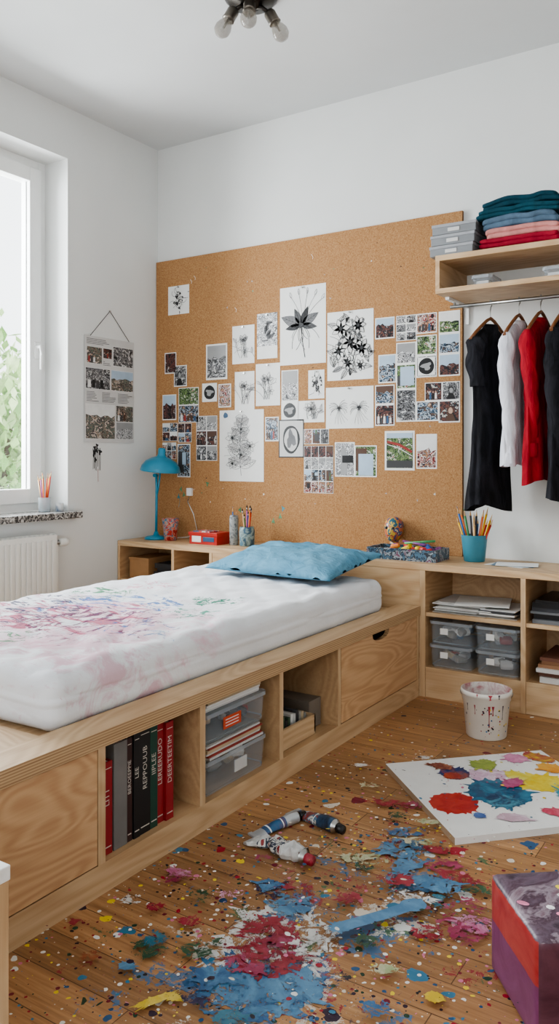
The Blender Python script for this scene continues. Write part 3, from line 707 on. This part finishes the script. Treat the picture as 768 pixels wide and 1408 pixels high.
for i,(x0,x1) in enumerate(((2.11,2.325),(2.345,2.555))):
    for z0 in (.151,.268):
        b=B('storage_bin'); bin_(b,x0,-.375,z0,x1,-.06,z0+.112,True); contents(b,x0+.02,-.35,x1-.02,-.1,z0,z0+.1,16)
        b.box((x0+x1)/2-.05,-.3765,z0+.05,(x0+x1)/2-.01,-.3755,z0+.08,paper); b.done()
b=B('paper_stack'); z=stack(b,2.13,-.34,2.40,-.08,.4225,9,.006,[paper,paper2,bgm[2],paper],.012); stack(b,2.36,-.35,2.53,-.1,.4225,7,.005,[paper2,bgm[2],bgm[3],paper],.008)
b.box(2.2,-.37,z,2.46,-.1,z+.004,paper,T((2.3,-.2,0))@RZ(.25)@T((-2.3,.2,0))); b.done()
b=B('folder_stack'); stack(b,2.62,-.36,2.86,-.06,.4225,6,.018,[pk,bgm[3],plain('folder_grey',S(110,112,116)),pk],.008); b.done()
b=B('book_stack'); stack(b,2.64,-.37,2.87,-.08,.151,6,.024,[plain('bk_tan',S(150,110,80)),plain('bk_brown',S(110,70,54)),paper2],.008); b.done()
b=B('book_stack'); stack(b,.27,-.33,.43,-.1,.4225,4,.03,[pk,paper,plain('fold_dk',S(50,48,50))],.006); b.done()
b=B('cardboard_box'); b.box(.06,-.34,.4225,.22,-.08,.54,plain('kraft',S(170,130,90))); b.box(.055,-.345,.54,.225,-.075,.556,plain('kraft',S(170,130,90))); b.done(.002)
# ---------------------------------------------------------------- upper shelf, rail & clothes
b=B('floating_shelf'); 
b.box(2.152,-.40,2.160,3.30,-.001,2.187,plyX); b.box(2.152,-.40,2.000,3.30,-.001,2.024,plyX); b.box(2.152,-.40,2.024,2.174,-.001,2.160,plyY); b.box(3.278,-.40,2.024,3.30,-.001,2.160,plyY)
b.box(2.174,-.012,2.024,3.278,-.001,2.160,wallm)
for x in (2.165,3.2):
    b.box(x,-.30,1.985,x+.02,-.001,2.0,white_pl); b.box(x,-.012,1.90,x+.02,-.001,1.985,white_pl)
b.done(.001)
b=B('clothes_rail'); b.tube([(2.155,-.2,1.965),(3.29,-.2,1.965)],.0095,metal,12)
for x in (2.172,3.21): b.box(x,-.208,1.965,x+.008,-.192,1.987,metal)
b.done()
def fabric(name,ca,cb,bs=.7):
    t=NT(name,.85,.2); n=t.noise(t.co((1,1,.35)),16,4,.6,1.0)
    t.col(t.ramp(n,[(.35,ca),(.68,cb)])); t.bump(t.noise(t.co((1,1,.25)),26,4,.6,1.2),bs,.012); return t.m
def garment(name,cx,rot,zt,zb,wsh,wwaist,whem,mat,sl=.0,slw=.045,dep=.05,hem=0,neck=.05):
    M=T((cx,-.205,0))@RZ(rot)
    root=bpy.data.objects.new(name,None); bpy.context.scene.collection.objects.link(root)
    b=B('garment_body'); rings=[]; n=64; ph=R.random()*6
    L=zt-zb
    K=34
    for k in range(K+1):
        t=k/K; z=zt-L*t
        d=L*t
        if d<.085: w=neck+(wsh-neck)*(d/.085)**.75; dd=.018+.016*(d/.085)
        else:
            s=(d-.085)/(L-.085)
            w=wsh+(wwaist-wsh)*math.sin(min(1,s*2.2)*math.pi/2) if s<.45 else wwaist+(whem-wwaist)*((s-.45)/.55)**.9
            dd=.032+(dep-.02)*s
        amp=.02+.24*min(1,t*1.4); ring=[]
        for i in range(n):
            a=2*math.pi*i/n
            f=1+amp*(math.sin(5*a+ph+t*1.2)*.5+math.sin(9*a+ph*2-t*1.6)*.45+mn.noise(Vector((math.cos(a)*2,math.sin(a)*2,t*4+ph)))*1.0)
            ring.append(M@Vector((w*math.cos(a)*(1+(f-1)*.35),dd*math.sin(a)*f,z+(hem*math.sin(a*2+ph)*t**6))))
        rings.append(ring)
    b.rings(rings,mat,True,False,False)
    if sl:
        for sg in (1,-1):
            rr=[]; q=R.random()*6
            for k in range(21):
                t=k/20; z=zt-.06-t*sl; x=sg*(wsh*.93+.012*math.sin(t*4+q)-.035*t); rad=slw*(1-.28*t)*(.5 if k==0 else .85 if k==1 else 1)
                rr.append([M@Vector((x+rad*.72*math.cos(a)*(1+.10*math.sin(z*60+a*2+q)),-.008+.005*math.sin(t*7+q)+rad*math.sin(a)*(1+.14*math.sin(z*48+a*3+q)),z)) for a in [2*math.pi*i/18 for i in range(18)]])
            b.rings(rr,mat,True,True,False)
            if sl>.3:
                z=zt-.06-sl; x=sg*(wsh*.93-.035); b.lathe([(slw*.70,-.035),(slw*.76,-.03),(slw*.76,.025),(slw*.70,.03)],mat,M@T((x,-.008,z))@Matrix.Scale(.75,4,(1,0,0)),18,False,False)
    b.lathe([(neck+.004,-.03),(neck+.006,.0),(neck,.018),(neck-.006,.016),(neck-.008,-.02)],mat,M@T((0,0,zt-.004))@Matrix.Scale(.5,4,(0,1,0)),20,False,False)
    b.done(parent=root)
    h=B('hanger'); hw=plain('hanger_wood',S(128,82,50),.45)
    arc=[(-1.02,-.085),(-.75,-.045),(-.45,-.008),(-.18,.022),(0,.034),(.18,.022),(.45,-.008),(.75,-.045),(1.02,-.085)]
    h.tube([M@Vector((wsh*u,-.002,zt+v+.012)) for u,v in arc],.0085,hw,8)
    pts=[M@Vector((0,0,zt+.04)),M@Vector((0,0,1.93))]
    for k in range(9):
        a=-math.pi*.5+ k*math.pi*1.25/8
        pts.append(Vector((cx,-.2+.0165*math.cos(a) ,1.962+.0165*math.sin(a))))
    h.tube(pts,.0028,metal,6); h.done(parent=root)
cl_black=fabric('black_fabric',S(14,14,17),S(42,42,48)); cl_black2=fabric('black_wool',S(16,16,19),S(44,44,50))
cl_white=fabric('white_linen',S(200,200,208),S(226,226,231)); cl_red=fabric('red_cotton',S(130,20,34),S(174,38,50))
garment('black_dress',2.365,1.28,1.84,.945,.165,.12,.16,cl_black,.24,.05,.060,.02)
garment('white_shirt',2.507,1.46,1.845,1.155,.175,.155,.155,cl_white,.60,.040,.040,.01)
garment('red_shirt',2.612,1.46,1.85,1.075,.175,.155,.165,cl_red,.56,.040,.040,.015)
garment('black_coat',2.725,1.46,1.85,.995,.18,.155,.18,cl_black2,.60,.044,.045,.01)
garment('black_jacket',2.86,1.46,1.85,1.1,.18,.16,.17,cl_black2,.55,.044,.045,.01)
# folded clothes
b=B('folded_clothes'); z=2.196
for i,(c,t) in enumerate(((S(158,36,56),.046),(S(206,142,136),.050),(S(90,112,132),.056),(S(34,76,90),.042),(S(28,66,80),.046))):
    m=fabric('folded_%d'%i,tuple(x*.8 for x in c[:3])+(1,),tuple(min(1,x*1.1) for x in c[:3])+(1,),.4)
    def fd(p,h,i=i):
        e=abs(p.x)/h[0]
        return p+Vector((mn.noise(p*9+Vector((i*3,0,0)))*.016,mn.noise(p*8+Vector((0,i*5,0)))*.014,mn.noise(Vector((p.x*10,p.y*7,i)))*.012-(.010*e**4 if i else 0)))
    w=.385-.014*(i%3)
    b.rbox((2.56+R.gauss(0,.012),-.215,z+t*.30),(w,.31,t*.60),t*.29,m,16,None,fd)
    b.rbox((2.56+R.gauss(0,.010),-.22,z+t*.72),(w-.015,.315,t*.54),t*.26,m,16,None,fd)
    z+=t*.97
b.done()
b=B('metal_file_box'); gm=plain('galvanised',S(134,137,140),.4,.12,6)
z=2.1875
for i in range(3):
    t=.052; M=T((2.23+i*.004,-.235,z))@RZ(.02*i-.02)
    b.box(-.11,-.15,0,.11,.15,t*.7,gm,M); b.box(-.113,-.153,t*.68,.113,.153,t-.002,plain('galv_lid',S(158,160,164),.4,.08),M); b.box(-.03,-.1535,t*.2,.03,-.15,t*.55,paper2,M); z+=t
b.done(.002)
for x in (2.32,2.66):
    b=B('storage_tub'); bin_(b,x,-.36,2.0245,x+.10,-.2,2.075,True); b.box(x+.02,-.34,2.03,x+.08,-.23,2.05,paper); b.done()
b=B('bead_pile')
for i in range(30): b.rbox((0,0,0),(.022,.018,.014),.006,[prd,pk,bgm[5],pg][i%4],2,T((2.235+R.gauss(0,.018),-.2+R.gauss(0,.04),2.034)))
b.done()
# ---------------------------------------------------------------- ceiling lamp
b=B('ceiling_lamp'); cx,cy=1.583,-1.171
b.lathe([(0.0,H),(.115,H-.001),(.12,H-.01),(.10,H-.03),(.045,H-.045),(.03,H-.06),(.0,H-.062)],dark_metal,T((cx,cy,0)),28,False,False)
sil=plain('socket_nickel',S(120,114,106),.35,.15,metal=1)
for k,a in enumerate((math.radians(235),math.radians(300),math.radians(25),)):
    d=Vector((math.cos(a),math.sin(a),0)); p0=Vector((cx,cy,H-.05)); p1=p0+d*.05+Vector((0,0,-.004)); p2=p0+d*.085+Vector((0,0,-.034))
    b.tube([p0,p1,p2],.010,dark_metal,8)
    ax=(d*.55+Vector((0,0,-1))).normalized(); q=Vector((0,0,1)).rotation_difference(ax).to_matrix().to_4x4()
    b.lathe([(.0,-.012),(.022,-.01),(.027,0),(.027,.045),(.029,.050),(.022,.052)],sil,T(p2)@q,18)
    b.lathe([(.016,.050),(.019,.057),(.030,.073),(.037,.096),(.035,.118),(.022,.135),(.0,.141)],bulbg,T(p2)@q,20)
    b.tube([(T(p2)@q)@Vector((0,0,.05)),(T(p2)@q)@Vector((0,0,.095))],.006,metal,8)
b.done()
# ---------------------------------------------------------------- floor objects
FP=lambda a,c,o: Vector((a,c,o))
fp={'red':paint('floor_red',S(138,28,46),S(168,60,76),.485),'white':paint('floor_white',S(205,205,203),S(226,226,224),.49),'blue':paint('floor_blue',S(50,96,140),S(94,142,176),.475),'lblue':paint('floor_lblue',S(72,120,156),S(104,150,182),.465),
'pink':paint('floor_pink',S(188,104,142),S(206,162,182),.51),'mag':paint('floor_magenta',S(150,50,84),S(182,90,122),.51),'yel':paint('floor_yellow',S(206,178,56),S(220,198,106),.38),'grn':paint('floor_green',S(40,74,54),S(70,106,78),.51),
'dk':paint('floor_dark',S(38,28,52),S(56,52,90),.50),'teal':paint('floor_teal',S(46,106,128),S(82,136,154),.49),'cream':paint('floor_cream',S(198,192,164),S(150,168,122),.48),'brn':paint('floor_rust',S(130,64,42),S(160,94,62),.48)}
solid=[paint('dot_%d'%i,c,c,0) for i,c in enumerate(PAL)]
zc=[.0006]
def blob(b,x,y,rx,ry,m,rot=0,jag=.25,sat=6,P=None,n=120,sm=None):
    zc[0]+=.00003; z=zc[0]
    big=n>40
    ks=[(k,R.gauss(0,1)*jag/(k**.30)*.7,R.random()*6.28) for k in (2,3,5,8,11,15,19,26,34)]
    sp=[(R.random()*6.28,R.random()*jag*2.4,R.uniform(.03,.08)) for _ in range(12 if big else 2)]
    pts=[]
    for i in range(n):
        a=2*math.pi*i/n; r=1+sum(A*math.sin(k*a+p)*.36 for k,A,p in ks)
        for s0,am,wd in sp:
            dd=abs((a-s0+math.pi)%(2*math.pi)-math.pi); r+=am*math.exp(-(dd/wd)**2)
        r=max(.3,min(1.9,r)); u,v=rx*r*math.cos(a),ry*r*math.sin(a)
        pts.append(Vector((x+u*math.cos(rot)-v*math.sin(rot),y+u*math.sin(rot)+v*math.cos(rot),z)))
    c=Vector((x,y,z))
    if P: pts=[P(p) for p in pts]; c=P(c)
    b.fan(c,pts,m)
    for i in range(sat):
        a=R.random()*6.28; d=1.1+R.random()*1.1; rr=(rx+ry)*.5*(.02+.09*R.random()**2.5)
        blob(b,x+math.cos(a)*rx*d,y+math.sin(a)*ry*d,rr,rr*(.7+.5*R.random()),sm or m,R.random()*3,.12,0,P,16)
b=B('floor_paint_splatter')
F_=fp
SM={'red':solid[0],'white':solid[1],'blue':solid[2],'lblue':solid[9],'pink':solid[6],'mag':solid[7],'yel':solid[8],'grn':solid[5],'dk':solid[3],'teal':solid[9],'cream':solid[10],'brn':solid[7]}
L=[(2.57,-2.46,.13,.12,'white',.6),(2.50,-2.60,.06,.06,'white',.2),(2.63,-2.68,.13,.10,'blue',.5),(2.63,-2.66,.10,.08,'lblue',.1),(2.70,-2.62,.08,.07,'lblue',.9),(2.60,-2.545,.08,.09,'red',.3),(2.58,-2.52,.07,.08,'red',1.3),(2.54,-2.47,.07,.06,'red',1.1),(2.60,-2.50,.05,.04,'mag',0),
(2.66,-2.46,.05,.04,'white',.7),(2.52,-2.34,.06,.045,'lblue',.3),(2.44,-2.30,.05,.04,'dk',.2),(2.43,-2.29,.04,.03,'blue',.2),(2.50,-2.26,.04,.025,'red',.5),(2.57,-2.61,.05,.04,'mag',.5),(2.53,-2.70,.05,.04,'blue',.5),
(2.645,-1.894,.065,.06,'lblue',.5),(2.65,-1.90,.05,.05,'lblue',.5),(2.767,-2.052,.08,.055,'lblue',.3),(2.615,-1.79,.06,.03,'blue',.7),(2.70,-1.98,.05,.04,'lblue',1.2),(2.79,-1.93,.05,.04,'mag',.6),(2.74,-1.85,.04,.025,'red',.2),
(2.582,-2.02,.07,.03,'cream',.35),(2.60,-2.06,.03,.02,'grn',0),(2.95,-2.22,.06,.06,'mag',.8),(2.97,-2.17,.05,.04,'pink',.1),(2.88,-2.27,.04,.03,'red',.6),(2.49,-1.63,.07,.03,'red',.3),(2.56,-1.6,.04,.025,'mag',.9),
(2.48,-2.83,.045,.012,'yel',1.1),(2.51,-2.80,.02,.012,'yel',.2),(2.99,-2.49,.02,.018,'yel',.4),(2.345,-2.698,.04,.035,'grn',.4),(2.33,-2.66,.03,.025,'teal',.1),(2.44,-2.636,.05,.035,'grn',.9),(2.776,-2.386,.03,.025,'grn',.3),
(2.161,-2.564,.03,.02,'white',.4),(2.175,-2.385,.04,.02,'pink',.2),(2.19,-2.42,.04,.014,'mag',.9),(2.646,-2.24,.035,.025,'red',.9),(2.25,-2.80,.02,.02,'brn',0),(2.12,-2.72,.02,.015,'red',.2),(2.35,-2.78,.02,.015,'lblue',.3),
(2.914,-2.02,.04,.03,'grn',.4),(2.86,-2.12,.035,.03,'teal',.8),(2.30,-2.45,.03,.025,'grn',.2),(2.37,-2.40,.03,.02,'pink',.8),(2.24,-2.56,.02,.02,'red',0),(2.36,-2.56,.03,.02,'red',.5),
(2.86,-2.47,.03,.02,'cream',.5),(2.90,-2.6,.03,.025,'blue',.5),(2.79,-2.55,.02,.015,'dk',.5),(2.66,-2.80,.04,.03,'teal',.3),(2.55,-2.78,.03,.025,'dk',.8),(2.36,-1.55,.03,.02,'cream',.3),(2.25,-1.40,.03,.015,'white',.5),(2.42,-1.2,.03,.02,'white',.9),
(2.86,-1.99,.05,.03,'red',.2),(2.55,-1.72,.03,.02,'grn',.5),(2.65,-1.71,.04,.02,'cream',.3),(2.40,-2.12,.03,.018,'red',.2),(2.33,-2.2,.03,.015,'mag',.6),(2.72,-2.10,.05,.03,'red',.3),(2.84,-2.06,.05,.04,'lblue',.3),(2.68,-1.86,.04,.03,'cream',.3),(2.93,-2.12,.05,.04,'mag',.4),(2.80,-2.15,.04,.03,'white',.2)]
for x,y,rx,ry,m,rot in L: blob(b,x,y,rx,ry,F_[m],rot,.26,9,sm=SM[m])
zc[0]+=.0002
stk=paint('stroke_blue',S(74,122,158),S(100,146,180),.34)
pts=[(2.695,-2.392),(2.715,-2.36),(2.74,-2.32),(2.765,-2.28),(2.79,-2.235),(2.815,-2.19)]
b.ribbon(pts,.040,stk,FP,zc[0]); blob(b,2.812,-2.195,.036,.030,stk,.9,.10,2); blob(b,2.70,-2.385,.03,.022,stk,.9,.3,4)
for i in range(620):
    x=R.gauss(2.6,.30);y=R.gauss(-2.28,.46)
    if x<2.09 or y<-3.1 or y>-.5: continue
    r=.0014+.008*R.random()**3.5; e=R.uniform(.5,1.0) if R.random()<.8 else R.uniform(.15,.4); blob(b,x,y,r,r*e,R.choice(solid),R.random()*3,.12,0,None,12)
b.done(recalc=False)
# painted canvas
b=B('painted_canvas'); A=Vector((2.332,-1.348,0)); ang=math.atan2(-.433,.439)
M=T(A)@RZ(ang); cw,ch=.617,.655
b.box(0,0,.0,cw,ch,.022,plain('canvas_primed',S(222,221,218),.7,.03,bump=.2),M,mats={'y0':plain('canvas_edge',S(170,146,122),.7)})
CP=lambda p: M@Vector((p.x,p.y,.0224+p.z))
zc[0]=.0
def cb(s,t,r1,r2,c,c2,rot=0,jag=.2,sat=5): 
    blob(b,s*cw,t*ch,r1,r2,paint('cv_%d_%d'%(int(c[0]*99),int(c[2]*99+c[1]*990)),c,c2,0,20,.3),rot,jag*.8,sat,CP)
cb(.62,.16,.078,.085,S(172,36,40),S(190,62,54),.3,.14)
cb(.30,.50,.07,.07,S(198,160,186),S(222,208,218),.5,.3)
cb(.55,.45,.11,.105,S(28,80,114),S(60,126,154),.5,.2,9); cb(.66,.42,.06,.05,S(20,56,92),S(90,160,180),1.2,.3)
cb(.48,.74,.10,.08,S(218,190,50),S(228,212,96),1.3,.28,9); cb(.36,.66,.05,.04,S(213,196,68),S(220,212,124),.3,.3)
cb(.24,.33,.055,.055,S(34,56,110),S(150,80,60),.4,.15); cb(.27,.30,.03,.03,S(180,76,48),S(150,50,50),.9,.3)
cb(.15,.55,.05,.05,S(130,150,60),S(170,180,90),.2,.3)
cb(.10,.78,.045,.045,S(200,120,164),S(220,160,186),.1,.25); cb(.12,.92,.06,.04,S(160,60,80),S(210,180,60),.5,.3); cb(.12,.30,.04,.03,S(120,60,50),S(180,120,90),.7,.35)
cb(.86,.37,.05,.03,S(190,160,174),S(215,196,208),1.2,.3); cb(.80,.22,.02,.02,S(60,90,150),S(100,130,180)); cb(.86,.62,.05,.03,S(190,60,88),S(210,120,136),.9,.3); cb(.7,.8,.06,.04,S(60,140,160),S(116,180,190),.4,.3);cb(.3,.9,.05,.04,S(215,144,64),S(226,180,90),.4,.3)
cb(.45,.58,.03,.05,S(160,60,106),S(190,110,146),.4,.3)
b.done()
# bucket
b=B('paint_bucket'); bx,by=2.529,-.759; bm_=plain('bucket_plastic',S(222,218,210),.4,.03)
MB=T((bx,by,0))
b.lathe([(.082,0),(.085,.004),(.099,.155),(.103,.158),(.103,.178),(.108,.18),(.108,.198),(.103,.20)],bm_,MB,40,True,False)
b.lathe([(.103,.20),(.098,.199),(.083,.05),(.0,.05)],paint('bucket_inside',S(205,198,192),S(150,60,74),0,12),MB,40,False,False)
b.lathe([(.084,.052),(.0,.0521)],paint('bucket_red',S(140,30,40),S(190,60,60),0,25),MB,30,False,False)
rdp=paint('drip_red',S(140,30,46)); 
def drip(a,z0,z1,w,m):
    n=10
    L_=[];R_=[]
    for k in range(n):
        z=z0+(z1-z0)*k/(n-1); r=.0852+(z/.155)*.014+.0012 if z<.155 else .1092
        ww=w*(1-.75*min(1,k/n*2.2) if k<n-2 else .45); L_.append((a-ww/r,z,r));R_.append((a+ww/r,z,r))
    for k in range(n-1):
        q=[L_[k],L_[k+1],R_[k+1],R_[k]]
        b.face([Vector((bx+rr*math.cos(aa),by+rr*math.sin(aa),zz)) for aa,zz,rr in q],m)
base=math.atan2(-4.17-by,3.668-bx)
dkp=paint('drip_dark',S(40,30,50)); blp=paint('drip_blue',S(50,100,140)); yp=paint('drip_yellow',S(215,185,70))
for da,z0,z1,w,m in ((-.5,.15,.11,.003,rdp),(.12,.15,.06,.005,rdp),(.28,.15,.11,.006,rdp),(.75,.15,.09,.003,dkp),(-.9,.15,.12,.003,dkp),(.15,.199,.178,.010,rdp),(-.35,.199,.188,.005,rdp),(.5,.199,.182,.005,dkp)): drip(base+da,z0,z1,w,m)
for i in range(44):
    a=base+R.uniform(-1.2,1.2) if i%2 else base+.2+R.gauss(0,.22); z=R.uniform(.02,.145); r=.0864+z/.155*.014; s=.0012+.0035*R.random()
    b.face([Vector((bx+r*math.cos(a+k[0]*s/r),by+r*math.sin(a+k[0]*s/r),z+k[1]*s)) for k in ((-1,0),(-.6,-.8),(0,-1),(.6,-.8),(1,0),(.6,.8),(0,1),(-.6,.8))],R.choice((rdp,rdp,pk,dkp,blp,yp)))
hp=[Vector((bx+.11*math.cos(base+1.57+math.pi*k/16),by+.11*math.sin(base+1.57+math.pi*k/16),.185-.07*math.sin(math.pi*k/16)**.8)) for k in range(17)]
b.tube(hp,.0022,metal,6)
b.done(recalc=False)
# paint tubes
def tube_obj(p,q,rad,body,band,cap,crumple=0,flat=.08,flare=1.35):
    b=B('paint_tube'); p=Vector((p[0],p[1],0));q=Vector((q[0],q[1],0)); d=q-p; L_=d.length; a=math.atan2(d.y,d.x); M=T(p)@RZ(a)
    n=32; K=32
    def ring(t,g=1.0):
        x=t*L_*.84; w=rad*(flare-(flare-1)*min(1,t*1.2)); h=rad*(flat+(1-flat)*min(1,(t*1.25))**.8)
        cr=crumple*mn.noise(Vector((t*7,p.x*7,2)))*rad
        return [M@Vector((x+(crumple*.4*rad*mn.noise(Vector((t*5,th,1)))),w*g*math.cos(th)+cr,max(.0005,h*.98+h*g*math.sin(th)*(1+crumple*.7*mn.noise(Vector((t*9,th*2.0,5))))+crumple*.5*rad*max(0,mn.noise(Vector((t*11,th,9))))))) for th in [2*math.pi*i/n for i in range(n)]]
    rs=[ring(k/K) for k in range(K+1)]
    b.rings(rs[:8],body,crumple<.5,True,False); b.rings(rs[7:23],band,crumple<.5,False,False); b.rings(rs[22:],body,crumple<.5,False,False)
    if crumple<.5: b.rings([ring(.30,1.01),ring(.33,1.01)],paper,True,False,False); b.rings([ring(.60,1.01),ring(.62,1.01)],paper,True,False,False)
    c=Vector((L_*.84,0,rad*.98))
    Mx=M@T(c)@RY(math.pi/2)
    b.lathe([(rad,0),(rad*.9,.004),(rad*.5,.010),(rad*.45,.014)],metal,Mx,20,False,True)
    b.lathe([(rad*.62,.012),(rad*.68,.015),(rad*.62,.036),(0,.036)],cap,Mx,16)
    b.box(-.006,-rad*flare,.001,.008,rad*flare,.007,foil,M)
    b.done()
foil=plain('tube_foil',S(185,188,190),.35,.1,metal=.4)
tube_obj((2.222,-2.075),(2.292,-1.885),.0185,foil,paint('tube_lblue',S(50,96,134),S(140,50,60)),pk,.15)
tube_obj((2.236,-1.862),(2.458,-1.922),.023,paint('tube_navy',S(34,46,62),S(60,90,120)),splotch('tube_mid',[S(60,80,100),S(140,66,58),S(90,120,140),S(195,190,180)],35),pk,.1)
tube_obj((2.235,-2.090),(2.480,-2.145),.024,paint('tube_white',S(190,190,188),S(214,214,212)),splotch('tube_label',[S(140,46,48),S(206,205,200),S(60,70,86),S(196,196,191)],26),rdp,1.0,.12,1.75)
# painted cube seat
def cube_mat():
    t=NT('painted_wood_block',.4)
    tc=t.n('TexCoord'); sp=t.n('SeparateXYZ',{0:tc.outputs['Object']}); n=t.noise(t.co(),7,5,.7,.8); n2=t.noise(t.co((1,1,1),(5,1,2)),5,5,.65,1.5)
    f=t.math('ADD',sp.outputs[2],t.math('MULTIPLY_ADD',n,.012,-.006))
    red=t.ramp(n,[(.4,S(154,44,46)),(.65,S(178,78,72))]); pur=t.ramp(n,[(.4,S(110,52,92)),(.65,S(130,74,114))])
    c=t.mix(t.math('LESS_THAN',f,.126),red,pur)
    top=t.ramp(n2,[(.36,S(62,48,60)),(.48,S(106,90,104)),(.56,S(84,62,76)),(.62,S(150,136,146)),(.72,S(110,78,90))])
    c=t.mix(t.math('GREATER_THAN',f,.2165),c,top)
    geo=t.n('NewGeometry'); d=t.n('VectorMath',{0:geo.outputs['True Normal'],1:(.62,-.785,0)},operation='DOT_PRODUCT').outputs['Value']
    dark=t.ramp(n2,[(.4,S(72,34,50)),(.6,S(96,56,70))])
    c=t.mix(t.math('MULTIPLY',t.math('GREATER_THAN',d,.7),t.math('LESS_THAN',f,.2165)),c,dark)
    t.col(c); t.bump(n,.3,.004); return t.m
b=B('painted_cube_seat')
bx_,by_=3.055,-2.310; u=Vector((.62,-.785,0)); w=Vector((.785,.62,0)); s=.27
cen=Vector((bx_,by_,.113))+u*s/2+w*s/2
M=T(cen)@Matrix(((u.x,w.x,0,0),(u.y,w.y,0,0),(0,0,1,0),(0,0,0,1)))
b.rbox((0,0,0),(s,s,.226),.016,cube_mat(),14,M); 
zc[0]=.0
for i,(m) in enumerate(('yel','yel','pink','white','yel','white','pink')):
    blob(b,cen.x+R.gauss(0,.06),cen.y+R.gauss(0,.06),.008+.006*R.random(),.008,paint('blk_'+m,{'yel':S(222,190,60),'pink':S(220,130,160),'white':S(225,225,225)}[m]),0,.15,0,lambda p:Vector((p.x,p.y,.2266+p.z)),16)
b.done()
# side table, lower left
b=B('wooden_side_table'); tx0,ty0,tx1,ty1=1.95,-3.80,2.438,-3.18
b.box(tx0,ty0,.415,tx1,ty1,.443,white_pl); b.box(tx1-.024,ty0+.005,0,tx1-.002,ty1-.002,.415,plyZ); b.box(tx0+.002,ty0+.005,0,tx0+.024,ty1-.002,.415,plyZ); b.box(tx0+.024,ty0+.02,.18,tx1-.024,ty1-.02,.2,plyX); b.box(tx0+.024,ty1-.026,0,tx1-.024,ty1-.004,.415,plyZ)
b.done(.002)
# ---------------------------------------------------------------- light & camera
w=bpy.data.worlds.new('sky'); bpy.context.scene.world=w; w.use_nodes=True
bg=w.node_tree.nodes['Background']; bg.inputs[0].default_value=(.92,.97,1,1); bg.inputs[1].default_value=3.4
def area(name,loc,rot,sx,sy,e,c):
    l=bpy.data.lights.new(name,'AREA'); l.shape='RECTANGLE'; l.size=sx; l.size_y=sy; l.energy=e; l.color=c
    o=bpy.data.objects.new(name,l); o.location=loc; o.rotation_euler=rot; bpy.context.scene.collection.objects.link(o)
area('window_daylight',(-1.3,-1.75,2.1),(0,math.radians(-78),0),2.0,1.9,360,(.92,.97,1))
try: bpy.context.scene.view_settings.look='AgX - Medium High Contrast'
except Exception: pass
cam=bpy.data.cameras.new('camera'); co=bpy.data.objects.new('camera',cam); bpy.context.scene.collection.objects.link(co)
cam.sensor_fit='VERTICAL'; cam.sensor_height=36; cam.sensor_width=36; cam.lens=1112/1408*36; cam.shift_y=-77/1408
co.location=(3.668,-4.17,1.2); co.rotation_euler=(math.pi/2,0,math.radians(32.8)); bpy.context.scene.camera=co
